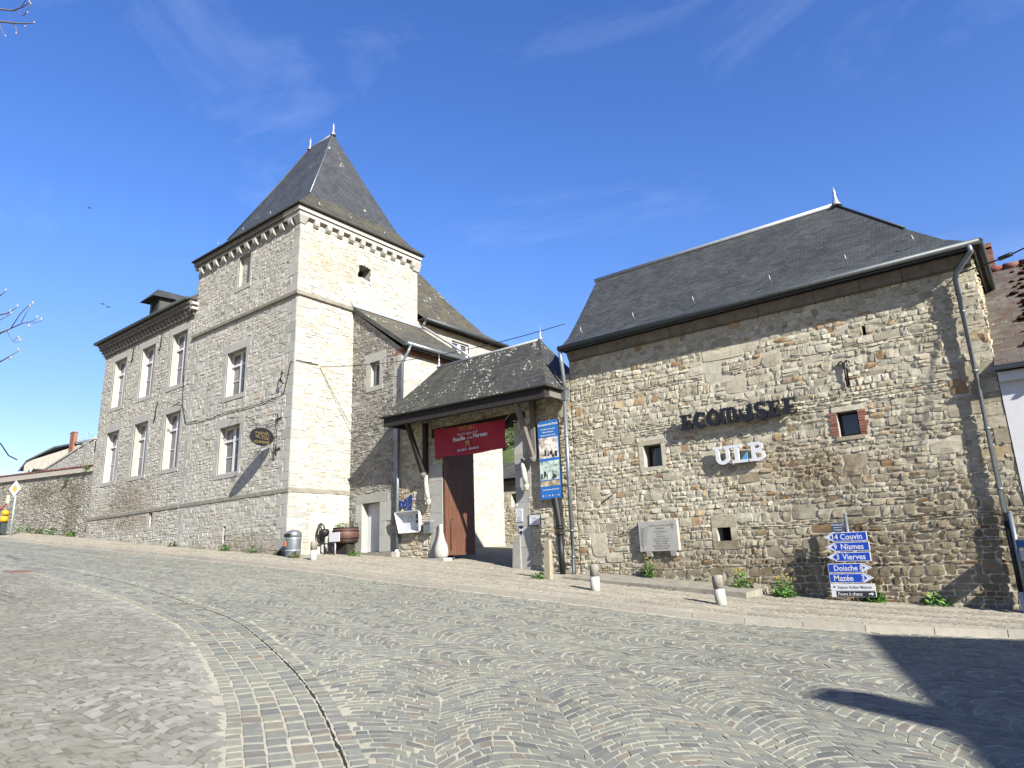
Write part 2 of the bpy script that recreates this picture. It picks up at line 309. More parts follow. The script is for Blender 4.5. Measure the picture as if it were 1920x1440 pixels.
# ------------------------------------------------------------------ ground heights
HX = [-260, -120, -80, -56.5, -41.3, -31, -22.7, -17.7, -13.4, -11.7, -5.3, -1, 10, 60]
HZ = [12.2, 8.6, 6.25, 4.47, 3.29, 2.46, 1.85, 1.46, 1.02, .88, .27, .03, -.55, -2.0]
def gz(x, y): return np.interp(x, HX, HZ)+.0153*(np.asarray(y)-16)
KX = [-200, -43, -31, -23, -16, -10, -5.3, -2.8, -.8, 2, 20]
KY = [11.9, 12.0, 12.45, 12.35, 12.6, 12.95, 13.25, 13.7, 14.5, 15.0, 15.2]
def kerb_y(x): return np.interp(x, KX, KY)
GAP = [(-90, 6.4), (-50, 7.1), (-35, 7.5), (-27.4, 7.62), (-24.1, 7.7), (-18.9, 7.5), (-14.6, 7.15), (-11.65, 6.69), (-9.97, 6.18), (-8.03, 5.45), (-6.6, 4.82), (-5.34, 4.14), (-4.55, 3.66), (-3.8, 3.0), (-3.0, 2.1), (-2.3, 1.0), (-1.7, -.4), (-1.3, -2.2), (-1.1, -12)]
GX = [p[0] for p in GAP]; GY = [p[1] for p in GAP]
def smooth_curve(pts, step=.05):
    out = []
    P = [Vector((a, b)) for a, b in pts]
    for i in range(1, len(P)-2):
        p0, p1, p2, p3 = P[i-1:i+3]; n = max(2, int((p2-p1).length/step))
        for k in range(n):
            t = k/n
            out.append(.5*((2*p1)+(-p0+p2)*t+(2*p0-5*p1+4*p2-p3)*t*t+(-p0+3*p1-3*p2+p3)*t**3))
    return np.array([(v.x, v.y) for v in out])
GC = smooth_curve(GAP)
def gap_y(x): return np.interp(x, GC[:, 0], GC[:, 1])
PAVE = .1
def ground_mesh():
    mb = MB()
    xs = np.unique(np.concatenate([np.arange(-60, 6, .5), HX, np.arange(-47, 2, 1.0)+.003, [-180, -90, -75, -66], np.arange(8, 62, 6)]))
    def strip(ylo, yhi, n, off, mat):
        ts = np.linspace(0, 1, n); V = []
        for t in ts:
            y = ylo(xs)*(1-t)+yhi(xs)*t; V.append(np.c_[xs, y, gz(xs, y)+off])
        V = np.array(V); b = mb.add_v(V.reshape(-1, 3)); nx = len(xs)
        mb.quads([(b+j*nx+i, b+j*nx+i+1, b+(j+1)*nx+i+1, b+(j+1)*nx+i) for j in range(n-1) for i in range(nx-1)], mat)
    strip(lambda x: x*0-80, lambda x: x*0-4, 4, -.0, 0)
    strip(lambda x: x*0-4, kerb_y, 30, 0, 0)
    return mb, strip
M['sand_joint'] = plain('sand_joint', (.42, .37, .26), .95, noise=.2, nscale=5, bump=.4)
M['road_joint'] = plain('road_joint', (.52, .485, .365), .95, noise=.2, nscale=3, bump=.4)
M['pave_joint'] = plain('pavement_joint', (.38, .345, .25), .95, noise=.2, nscale=3, bump=.4)
M['kerb'] = stonemat('kerb_concrete', [(0, (.42, .39, .32)), (1, (.48, .44, .36))], amt=.15)
M['plaza_joint'] = plain('plaza_joint', (.20, .185, .135), .95, noise=.2, nscale=5, bump=.4)
M['cobble_white'] = stonemat('cobble_worn', [(0, (.29, .28, .23)), (.3, (.335, .325, .27)), (.7, (.385, .375, .315)), (1, (.44, .43, .365))], rough=.85, amt=.18, nscale=6, bump=.3, bdist=.006)
COB = [(p, tuple(x*q for x, q in zip(c, (.98, .99, .95)))) for p, c in [(0, (.18, .183, .175)), (.15, (.25, .25, .23)), (.55, (.30, .298, .255)), (.86, (.34, .333, .27)), (.95, (.31, .27, .215)), (1, (.22, .205, .19))]]
M['cobble'] = stonemat('cobble', COB, rough=.62, amt=.15, nscale=12, bump=.3, bdist=.006)
M['cobble_pale'] = stonemat('cobble_pale', [(0, (.27, .26, .205)), (.3, (.305, .295, .235)), (.8, (.335, .32, .255)), (1, (.37, .355, .285))], rough=.85, amt=.2, nscale=6, bump=.3, bdist=.006,
                            stains=[(-4.5, 1.2, 0, 1.8, 1.2, 3, (.82, .77, .64), .7)])
M['cobble_pave'] = stonemat('cobble_pave', [(0, (.33, .30, .235)), (.5, (.40, .365, .285)), (1, (.45, .41, .325))], rough=.85, amt=.18, nscale=8, bump=.3, bdist=.006)
def setts(mb, quad, zf, mat, h=.014, jit=.006, seed=1, gap=.93, dome=.62, gx=None, tl=.018):
    """quad (n,4,2) plan corners -> rounded setts standing on the ground sheet"""
    rs = np.random.RandomState(seed)
    q = quad+rs.normal(0, jit, quad.shape)
    ax = (q[:, 1]+q[:, 2]-q[:, 0]-q[:, 3]); ax = (ax/np.linalg.norm(ax, axis=1, keepdims=True))[:, None, :]
    c = q.mean(1, keepdims=True); n = len(q)
    dz = np.clip(rs.normal(0, h*.28, (n, 1)), -h*.5, h*.7); tilt = rs.normal(0, tl, (n, 2))
    rings = []
    for sc, z in ((gap, -.02), (gap-.015, h*.45), (gap*dome+.22, h)):
        xy = c+(q-c)*sc
        if gx: xy = xy+ax*((xy-c)*ax).sum(-1, keepdims=True)*(gx-1)
        zz = zf(xy[..., 0], xy[..., 1])+z+(dz if z > 0 else 0)
        if z > 0: zz = zz+((xy-c)*tilt[:, None, :]).sum(-1)
        rings.append(np.concatenate([xy, zz[..., None]], -1))
    V = np.stack(rings, 1).reshape(-1, 3); b = mb.add_v(V)
    base = b+np.arange(n)[:, None]*12
    qs = []
    for r in (0, 1):
        for k in range(4):
            k2 = (k+1) % 4
            qs.append(np.stack([base[:, 0]+r*4+k, base[:, 0]+r*4+k2, base[:, 0]+(r+1)*4+k2, base[:, 0]+(r+1)*4+k], 1))
    qs.append(np.stack([base[:, 0]+8+k for k in range(4)], 1))
    mb.quads(np.concatenate(qs), mat, False)
def arcs(x0, x1, y0, y1, colw, pitch, sag, nst=None, seed=2):
    """segmental-arc cobbles: columns along X, arcs convex towards -X; returns (n,4,2) counter-clockwise"""
    out = []; ncol = int((y1-y0)/colw)+1; nst = nst or int(round(colw*1.12/pitch)); rs = np.random.RandomState(seed)
    t0 = np.linspace(-.5, .5, nst+1)
    for c in range(ncol):
        yc = y0+(c+.5)*colw; k = np.arange(int((x1-x0)/pitch)+4); n = len(k)
        t = t0[None, :]+np.where(np.abs(t0) < .499, 1, 0)[None, :]*(rs.normal(0, .16/nst, (n, nst+1))+((k % 2)*.5/nst-.25/nst)[:, None])
        t = np.sort(t, 1)
        def pos(kk, tt):
            sg = sag*(1+.15*np.sin(kk*.13+c*1.7)); ph = (c*.37) % 1*pitch
            x = x0+ph+kk*pitch+sg*(1-np.cos(math.pi*tt))+.02*np.sin(kk*.31+c)
            ba = yc-colw/2+.07*np.sin(kk*.06+c*2.1); bb = yc+colw/2+.07*np.sin(kk*.06+(c+1)*2.1)
            y = ba+(bb-ba)*(tt+.5)
            wx = .05*np.sin(1.3*x+2.1*y)+.04*np.sin(2.9*x-1.7*y+1)+.02*np.sin(6.1*y+4.3*x); wy = .05*np.sin(1.9*x-1.1*y+2)+.03*np.sin(3.7*y+2.3*x)
            return np.stack([x+wx, y+wy], -1)
        kk = k[:, None]+0*t
        A = pos(kk, t); B = pos(kk+1, t)
        out.append(np.stack([A[:, :-1], B[:, :-1], B[:, 1:], A[:, 1:]], 2).reshape(-1, 4, 2))
    return np.concatenate(out)
def build_ground():
    mb, strip = ground_mesh()
    strip2 = MB()
    # road: segmental arcs; along the street they run with it, in the near corner the layers turned the courses
    q1 = arcs(-50, 3, 4, 16, 1.02, .155, .38, nst=8)
    a = R(137); ca, sa = math.cos(a), math.sin(a)
    q2 = arcs(-10, 12, -8, 12, 1.32, .13, .46, nst=9, seed=5)
    q2 = np.stack([-(q2[..., 0]*ca-q2[..., 1]*sa)-4.2, -(q2[..., 0]*sa+q2[..., 1]*ca)+6.2], -1)
    def zone(c): return c[:, 1]-np.interp(c[:, 0], [-8.6, -7.6, -6.1, -5.04, -3.9, -2.8, 0, 2], [4.0, 6.5, 7.0, 7.8, 8.4, 9.1, 10.4, 11])+.2*np.sin(c[:, 0]*4.5)
    c1, c2 = q1.mean(1), q2.mean(1); q = np.concatenate([q1[zone(c1) > 0], q2[zone(c2) <= 0]]); c = q.mean(1)
    keep = (c[:, 1] > gap_y(c[:, 0])+.2) & (c[:, 1] < kerb_y(c[:, 0])-.12) & (c[:, 0] > -50) & (c[:, 0] < 1.6) & (c[:, 1] > 1.0)
    g0 = GC[::3]; idk = np.where(keep)[0]; dm = np.array([np.sqrt(((g0-p)**2).sum(1)).min() if p[1] < 9 else 9. for p in c[idk]])
    setts(mb, q[idk[dm > .2]], gz, 1, h=.0038, seed=3, gap=.945, gx=.94, dome=.7, jit=.009)
    # border rows along the curve
    d = np.gradient(GC, axis=0); d /= np.linalg.norm(d, axis=1, keepdims=True)
    nrm = np.c_[d[:, 1], -d[:, 0]]   # towards the plaza side is -nrm when walking +X ... sign fixed below
    if (nrm[len(nrm)//2] @ np.array([-1, -1])) < 0: nrm = -nrm
    L = np.concatenate([[0], np.cumsum(np.linalg.norm(np.diff(GC, axis=0), axis=1))])
    rs = np.random.RandomState(5)
    def row(o0, o1, ln, mat, seed, h):
        s = [0]
        while s[-1] < L[-1]-.5: s.append(s[-1]+ln*rs.uniform(.8, 1.25))
        s = np.array(s)
        def at(o):
            return np.c_[np.interp(s, L, GC[:, 0]+nrm[:, 0]*o), np.interp(s, L, GC[:, 1]+nrm[:, 1]*o)]
        a, b = at(o0), at(o1)
        q = np.stack([a[:-1], b[:-1], b[1:], a[1:]], 1)
        cc = q.mean(1); q = q[(cc[:, 0] > -48) & (cc[:, 0] < -1.5)]
        e1 = q[:, 1]-q[:, 0]; e2 = q[:, 3]-q[:, 0]
        if np.mean(e1[:, 0]*e2[:, 1]-e1[:, 1]*e2[:, 0]) < 0: q = q[:, ::-1]
        setts(mb, q, gz, mat, h=h, seed=seed, jit=.006, gap=.91)
    row(-.17, -.02, .13, 1, 11, .007)
    row(.025, .2, .19, 1, 12, .009)
    row(.2, .39, .2, 1, 13, .008); row(.39, .58, .2, 1, 14, .008); row(.58, .76, .19, 1, 15, .007)
    row(.76, .9, .16, 2, 16, .006)
    # plaza
    q = arcs(-36, -1.5, -2.5, 8.5, 1.1, .125, .30)
    c = q.mean(1)
    keep = (c[:, 1] < gap_y(c[:, 0])-.25) & (c[:, 0]*.28+c[:, 1] > -.6)
    idx = np.where(keep)[0]
    P = c[idx]; dist = np.full(len(P), 9.0)
    g2 = GC[::4]
    for a in range(0, len(P), 2000):
        dist[a:a+2000] = np.sqrt(((P[a:a+2000, None]-g2[None])**2).sum(-1)).min(1)
    pm = MB(); px = np.unique(np.r_[np.arange(-60, 0, .25), [h for h in HX if -60 < h < 0]]); npx = len(px)
    V = [np.c_[px, yy, gz(px, yy)+.001] for yy in (px*0-12, np.minimum(gap_y(px)-6, px*0+1), gap_y(px)-2.5, gap_y(px)-1.2)]
    b = pm.add_v(np.array(V).reshape(-1, 3)); pm.quads([(b+j*npx+i, b+j*npx+i+1, b+(j+1)*npx+i+1, b+(j+1)*npx+i) for j in range(3) for i in range(npx-1)], 0)
    far = dist > .945; near = far & (dist < 1.9+.6*np.sin(P[:, 0]*1.3)+np.random.RandomState(1).normal(0, .5, len(P)))
    setts(pm, q[idx[far & ~near]], gz, 1, h=.0025, seed=21, jit=.016, gap=.945, dome=.8, tl=.009)
    setts(pm, q[idx[near]], gz, 2, h=.0025, seed=22, jit=.016, gap=.945, dome=.8, tl=.009)
    tag(pm.build('plaza', [M['plaza_joint'], M['cobble_pale'], M['cobble_white']]), kind='structure')
    road = tag(mb.build('road', [M['road_joint'], M['cobble'], M['cobble_pale']]), kind='structure')
    # dark open joint beside the border is simply a gap in the setts: give it a floor of dirt
    mj = MB(); jr = np.random.RandomState(4); off = [GC+nrm*(o+jr.normal(0, .006, (len(GC), 1))) for o in (-.006, .016)]
    sel = (GC[:, 0] > -48) & (GC[:, 0] < -1.2)
    A = off[0][sel]; B = off[1][sel]
    b = mj.add_v(np.r_[np.c_[A, gz(A[:, 0], A[:, 1])+.005], np.c_[B, gz(B[:, 0], B[:, 1])+.005]]); n = len(A)
    mj.quads([(b+i, b+i+1, b+n+i+1, b+n+i) for i in range(n-1)], 0)
    tag(mj.build('road_joint', plain('dirt_joint', (.03, .027, .022), .95)), kind='structure')
    # pavement and the land behind
    mp = MB()
    xs = np.unique(np.concatenate([np.arange(-60, 6, .5), HX, np.arange(-47, 2, 1.0)+.003, [-180, -90, -75, -66], np.arange(8, 62, 6)])); nx = len(xs)
    ys = [0, .6, 1.5, 3, 5, 8, 14, 30, 80, 160, 300]
    V = []
    for a in ys:
        y = kerb_y(xs)+.22+a; V.append(np.c_[xs, y, gz(xs, np.minimum(y, 40))+PAVE])
    b = mp.add_v(np.array(V).reshape(-1, 3))
    mp.quads([(b+j*nx+i, b+j*nx+i+1, b+(j+1)*nx+i+1, b+(j+1)*nx+i) for j in range(len(ys)-1) for i in range(nx-1)], 0)
    q = arcs(-52, 2, 11.8, 19.5, .95, .115, .22)
    c = q.mean(1)
    lim = np.where(c[:, 0] < -22.7, 15.2, np.where((c[:, 0] > -17.5) & (c[:, 0] < -14), 19.6, 18.0))
    keep = (c[:, 1] > kerb_y(c[:, 0])+.27) & (c[:, 1] < lim)
    setts(mp, q[keep], lambda x, y: gz(x, y)+PAVE, 1, h=.005, seed=31, gap=.94, gx=.93, dome=.68)
    tag(mp.build('pavement', [M['pave_joint'], M['cobble_pave']]), kind='structure')
    # kerb stones
    mk = MB(); x = -60.0; rs2 = random.Random(3)
    while x < 4:
        x2 = x+1.0
        y0, y1 = float(kerb_y(x+.005)), float(kerb_y(x2-.01))
        P = []
        for (xx, yy) in ((x+.005, y0), (x2-.008, y1), (x2-.008, y1+.21), (x+.005, y0+.21)): P.append((xx, yy, float(gz(xx, yy))-.1))
        for (xx, yy) in ((x+.005, y0+.03), (x2-.008, y1+.03), (x2-.008, y1+.21), (x+.005, y0+.21)): P.append((xx, yy, float(gz(xx, yy))+PAVE+.012+rs2.uniform(-.004, .004)))
        mk.box8(P); x = x2
    tag(mk.build('kerb', M['kerb']), kind='structure')
build_ground()
# ------------------------------------------------------------------ masonry
def courses(v0, v1, hmin, hmax, edges, rs):
    cs = []; v = v0; edges = sorted(edges)
    while v < v1-.02:
        h = rs.uniform(hmin, hmax); nv = v+h
        for e in edges:
            if v+.04 < e and abs(e-nv) < hmax*.5: nv = e; break
        if nv > v1-hmin*.5: nv = v1
        cs.append((v, nv)); v = nv
    return cs
def stones(u0, u1, v0, v1, blocked, rs, hmin, hmax, wmin, wmax, split=.25):
    """coursed rubble: list of (ua, ub, va, vb)"""
    out = []
    for (a, b) in courses(v0, v1, hmin, hmax, [e for bl in blocked for e in (bl[2], bl[3])], rs):
        segs = [(u0, u1)]
        for bl in blocked:
            if bl[2] < b-.015 and bl[3] > a+.015:
                ns = []
                for s in segs:
                    if bl[1] <= s[0] or bl[0] >= s[1]: ns.append(s); continue
                    if bl[0] > s[0]+.03: ns.append((s[0], bl[0]))
                    if bl[1] < s[1]-.03: ns.append((bl[1], s[1]))
                segs = ns
        for s in segs:
            u = s[0]+0.0
            while u < s[1]-.01:
                wdt = wmin+(wmax-wmin)*rs.beta(1.3, 2.6)
                wdt *= .75+.5*(b-a)/hmax
                nu = u+wdt
                if nu > s[1]-wmin*.7: nu = s[1]
                if b-a > hmin*1.5 and rs.rand() < split:
                    m = a+(b-a)*rs.uniform(.38, .62); out.append((u, nu, a, m))
                    if rs.rand() < .4 and nu-u > wmin*2:
                        mu = u+(nu-u)*rs.uniform(.4, .6); out += [(u, mu, m, b), (mu, nu, m, b)]
                    else: out.append((u, nu, m, b))
                else: out.append((u, nu, a, b))
                u = nu
    return np.array(out) if out else np.zeros((0, 4))
def lay(mb, F, st, mat, relief, rs, joint=.014, warp=.03, rough=1.0, wf=None):
    """turn stone rectangles into faceted blocks standing proud of the mortar"""
    if not len(st): return
    n = len(st); nu, nv = 4, 3
    su = np.array([0, .3, .7, 1.]); sv = np.array([0, .5, 1.])
    jl, jr, jb, jt = [joint*rs.uniform(.4, 1.2, n) for _ in range(4)]
    ua = st[:, 0]+jl*.5; ub = st[:, 1]-jr*.5; va = st[:, 2]+jb*.5; vb = st[:, 3]-jt*.5
    W = np.maximum(ub-ua, .02); H = np.maximum(vb-va, .02)
    U = ua[:, None, None]+W[:, None, None]*su[None, None, :]+np.zeros((n, nv, nu))
    Vv = va[:, None, None]+H[:, None, None]*sv[None, :, None]+np.zeros((n, nv, nu))
    sz = np.minimum(W, H)[:, None, None]
    U += rs.normal(0, .07, U.shape)*sz*rough; Vv += rs.normal(0, .06, Vv.shape)*sz*rough
    for (i, j, du, dv) in ((0, 0, 1, 1), (0, nu-1, -1, 1), (nv-1, 0, 1, -1), (nv-1, nu-1, -1, -1)):
        k = rs.uniform(.02, .16, n)*sz[:, 0, 0]
        U[:, i, j] += du*k; Vv[:, i, j] += dv*k*.8
    base = rs.uniform(.25, 1, n)[:, None, None]*relief
    D = base+rs.normal(0, .2*relief*rough, U.shape)
    edge = np.ones((nv, nu)); edge[1, 1:3] = 0
    D = D-edge[None]*base*rs.uniform(.15, .6, U.shape)
    D += (rs.normal(0, .3*relief*rough, n)[:, None, None])*(np.linspace(-1, 1, nv)[None, :, None])
    D += (rs.normal(0, .3*relief*rough, n)[:, None, None])*(np.linspace(-1, 1, nu)[None, None, :])
    D = np.maximum(D, .002)
    if wf is None:
        ph = rs.uniform(0, 6, 6)
        wf = lambda u, v: warp*(np.sin(u*.9+ph[0]+v*.7)*.6+np.sin(u*2.3+ph[1]-v*1.1)*.4)
    if warp: Vv = Vv+wf(U, Vv)
    per = [(0, 0), (0, 1), (0, 2), (0, 3), (1, 3), (2, 3), (2, 2), (2, 1), (2, 0), (1, 0)]
    PU = np.stack([U[:, i, j] for i, j in per], 1); PV = np.stack([Vv[:, i, j] for i, j in per], 1)
    allU = np.concatenate([U.reshape(n, -1), PU], 1); allV = np.concatenate([Vv.reshape(n, -1), PV], 1)
    allD = np.concatenate([D.reshape(n, -1), np.full((n, 10), -.025)], 1)
    X = np.stack([np.broadcast_to(np.asarray(a, float), allU.shape) for a in F(allU, allV, allD)], -1)
    b = mb.add_v(X.reshape(-1, 3)); o = b+np.arange(n)[:, None]*22
    qs = []
    for i in range(nv-1):
        for j in range(nu-1): qs.append((i*nu+j, i*nu+j+1, (i+1)*nu+j+1, (i+1)*nu+j))
    ix = [i*nu+j for i, j in per]
    for k in range(10):
        k2 = (k+1) % 10; qs.append((12+k, 12+k2, ix[k2], ix[k]))
    Q = (o[:, :, None]+np.array(qs)[None]).reshape(-1, 4)
    mb.quads(Q, mat)
def backing(mb, F, u0, u1, v0, v1, openings, mat, vt=None, reveal_mat=None):
    """mortar plane with openings (ua, ub, va, vb, depth) and their reveals"""
    us = sorted(set([u0, u1]+[o[0] for o in openings]+[o[1] for o in openings])); vs = sorted(set([v0, v1]+[o[2] for o in openings]+[o[3] for o in openings]))
    us = [u for u in us if u0 <= u <= u1]; vs = [v for v in vs if v0 <= v <= v1]
    lim = vt if vt else (lambda u: v1)
    for i in range(len(us)-1):
        for j in range(len(vs)-1):
            a, b, c, d = us[i], us[i+1], vs[j], vs[j+1]; cu, cv = (a+b)/2, (c+d)/2
            if any(o[0] < cu < o[1] and o[2] < cv < o[3] for o in openings): continue
            if c >= max(lim(a), lim(b)): continue
            mb.poly([F(a, min(c, lim(a)), 0), F(b, min(c, lim(b)), 0), F(b, min(d, lim(b)), 0), F(a, min(d, lim(a)), 0)], mat)
    rm = mat if reveal_mat is None else reveal_mat
    for (a, b, c, d, dep) in [o[:5] for o in openings]:
        if dep <= 0: continue
        mb.poly([F(a, c, 0), F(b, c, 0), F(b, c, -dep), F(a, c, -dep)], rm)
        mb.poly([F(a, d, -dep), F(b, d, -dep), F(b, d, 0), F(a, d, 0)], rm)
        mb.poly([F(a, c, 0), F(a, c, -dep), F(a, d, -dep), F(a, d, 0)], rm)
        mb.poly([F(b, c, -dep), F(b, c, 0), F(b, d, 0), F(b, d, -dep)], rm)
def face(mb, F, u0, u1, v0, v1, openings=(), blocked=(), mats=(0, 1, 2), seed=1, relief=.02, hmin=.09, hmax=.2, wmin=.14, wmax=.5, joint=.014, warp=.03, rough=1.0, vt=None, split=.25, vb=None):
    rs = np.random.RandomState(seed)
    backing(mb, F, u0, u1, v0, v1, list(openings), mats[1], vt, mats[2])
    bl = [tuple(o[:4]) for o in openings]+list(blocked)
    st = stones(u0, u1, v0, v1, bl, rs, hmin, hmax, wmin, wmax, split)
    if vt and len(st): st = st[(st[:, 3] < np.minimum(vt2(vt, st[:, 0]), vt2(vt, st[:, 1]))+.02)]
    if vb and len(st): st = st[st[:, 3] > vt2(vb, (st[:, 0]+st[:, 1])/2)]
    lay(mb, F, st, mats[0], relief, rs, joint, warp, rough)
def vt2(f, a): return np.array([f(x) for x in a])
def quoins(mb, F, u, sgn, v0, v1, mat, rs, proud=.012, w1=.32, w2=.6, h=.33):
    """dressed corner stones running up an edge at u; sgn = direction into the wall"""
    v = v0; k = 0
    while v < v1-.05:
        hh = min(h*rs.uniform(.75, 1.25), v1-v); ww = (w1 if k % 2 else w2)*rs.uniform(.85, 1.15)
        a, b = (u, u+sgn*ww) if sgn > 0 else (u+sgn*ww, u)
        mb.fbox(F, a, b, v+.005, v+hh-.005, -.03, proud*rs.uniform(.6, 1.2), mat); v += hh; k += 1
def surround(F, u0, u1, v0, v1, rs, jw=.26, lh=.36, sh=.2, proud=.022, ext=.16, dep=.0):
    mb = MB()
    mb.fbox(F, u0-jw-ext*.4, u1+jw+ext*.4, v1+.002, v1+lh, -.03, proud)
    mb.fbox(F, u0-jw*.7, u1+jw*.7, v0-sh, v0-.002, -.03, proud+.015)
    for s in (0, 1):
        v = v0; k = s
        while v < v1-.02:
            hh = min((.62 if k % 2 else .42)*rs.uniform(.85, 1.15), v1-v)
            if v1-v-hh < .15: hh = v1-v
            ww = jw*(.72 if k % 2 else 1.2)
            a, b = (u0-ww, u0) if s == 0 else (u1, u1+ww)
            mb.fbox(F, a, b, v+.003, v+hh-.003, -.03, proud*rs.uniform(.8, 1.1)); v += hh; k += 1
    return mb
def window(T, F, u0, u1, v0, v1, depth=.26, tr=.29, bars=1, sur=True, seed=1, glass='glass', jw=.26, lh=.36, cols=2, parent=None):
    rs = np.random.RandomState(seed)
    mb = MB(); d0, d1 = -depth-.07, -depth
    fw = .075
    mb.fbox(F, u0, u0+fw, v0, v1, d0, d1); mb.fbox(F, u1-fw, u1, v0, v1, d0, d1)
    mb.fbox(F, u0+fw, u1-fw, v0, v0+.09, d0, d1+.002); mb.fbox(F, u0+fw, u1-fw, v1-fw, v1, d0, d1+.002)
    um = (u0+u1)/2; vt = v1-(v1-v0)*tr if tr else v1-fw
    if cols == 2: mb.fbox(F, um-.075, um+.075, v0+.09, v1-fw, d0, d1+.02)
    if tr:
        for a, b in ((u0+fw, um-.075), (um+.075, u1-fw)): mb.fbox(F, a, b, vt-.05, vt+.05, d0, d1+.035)
    for (a, b) in (((u0+fw, um-.075), (um+.075, u1-fw)) if cols == 2 else ((u0+fw, u1-fw),)):
        mb.fbox(F, a, a+.04, v0+.09, vt-.05, d0+.01, d1-.012); mb.fbox(F, b-.04, b, v0+.09, vt-.05, d0+.01, d1-.012)
        for k in range(bars):
            vb = v0+.09+(vt-.05-v0-.09)*(k+1)/(bars+1); mb.fbox(F, a+.04, b-.04, vb-.018, vb+.018, d0+.01, d1-.015)
    wo = T.part(mb, 'window', M['white_wood'])
    g = MB(); g.fbox(F, u0+.02, u1-.02, v0+.02, v1-.02, d0-.02, d0+.02); T.part(g, 'pane', M[glass], wo)
    if sur: T.part(surround(F, u0, u1, v0, v1, rs, jw, lh), 'surround', M['dressed'], wo)
    return wo
def surr_rect(u0, u1, v0, v1, jw=.26, lh=.36, sh=.2): return (u0-jw*.7, u1+jw*.7, v0-sh+.02, v1+lh-.02)
def hip_roof(mb, x0, x1, y0, y1, ze, rx0, rx1, ry0, ry1, zr, prof, mats=None, thick=.1, under=1, sides='FRBL'):
    """flared hipped roof; prof = [(s, h)]; ze may be a function of x"""
    zf = ze if callable(ze) else (lambda x: ze); zrf = zr if callable(zr) else (lambda x: zr)
    rings = []
    for (s, h) in prof:
        X0, X1, Y0, Y1 = x0+(rx0-x0)*s, x1+(rx1-x1)*s, y0+(ry0-y0)*s, y1+(ry1-y1)*s
        rings.append([(X, Y, zf(X)*(1-h)+zrf(X)*h) for X, Y in ((X0, Y0), (X1, Y0), (X1, Y1), (X0, Y1))])
    vacc = [0]*4
    for i in range(len(rings)-1):
        A, B = rings[i], rings[i+1]; mt = mats[i] if mats else 0
        for k, nm in enumerate('FRBL'):
            a0, a1, b1, b0 = Vector(A[k]), Vector(A[(k+1) % 4]), Vector(B[(k+1) % 4]), Vector(B[k])
            ax = (a1-a0).normalized(); up = ((b0+b1)/2-(a0+a1)/2); hgt = (up-ax*up.dot(ax)).length
            if hgt < 1e-4: continue
            uv = [(p.dot(ax), vacc[k]+(0 if j < 2 else hgt)) for j, p in enumerate((a0, a1, b1, b0))]
            vacc[k] += hgt
            if nm not in sides: continue
            pts = [tuple(p) for p in (a0, a1, b1, b0)]
            if (b1-b0).length < 1e-4: pts = pts[:3]; uv = uv[:3]
            mb.poly(pts, mt, uv)
    top = rings[-1]
    A = rings[0]; lowA = [(p[0], p[1], p[2]-thick) for p in A]
    for k in range(4):
        k2 = (k+1) % 4; mb.poly([lowA[k], lowA[k2], A[k2], A[k]], under)
    mb.poly(lowA[::-1], under)
    return rings
def text(name, body, size, F, u, v, d, mat, T, parent=None, align='CENTER', extrude=.003, bold=0.0, sx=1.0, shear=0.0):
    cu = bpy.data.curves.new(name, 'FONT'); cu.body = body; cu.size = size; cu.align_x = align; cu.extrude = extrude; cu.offset = bold; cu.shear = shear; cu.resolution_u = 3
    tmp = bpy.data.objects.new(name, cu); C.objects.link(tmp)
    dg = bpy.context.evaluated_depsgraph_get(); me = bpy.data.meshes.new_from_object(tmp.evaluated_get(dg)); me.name = name
    bpy.data.objects.remove(tmp); bpy.data.curves.remove(cu)
    n = len(me.vertices); co = np.zeros(n*3, np.float32); me.vertices.foreach_get('co', co); co = co.reshape(-1, 3)
    W = np.stack([np.broadcast_to(np.asarray(a, float), (n,)) for a in F(u+co[:, 0]*sx, v+co[:, 1], d+co[:, 2])], -1)-np.array(T.loc)
    me.vertices.foreach_set('co', W.astype(np.float32).reshape(-1)); me.update()
    me.materials.clear(); me.materials.append(mat)
    o = bpy.data.objects.new(name, me); C.objects.link(o); o.parent = parent if parent is not None else T.o
    return o
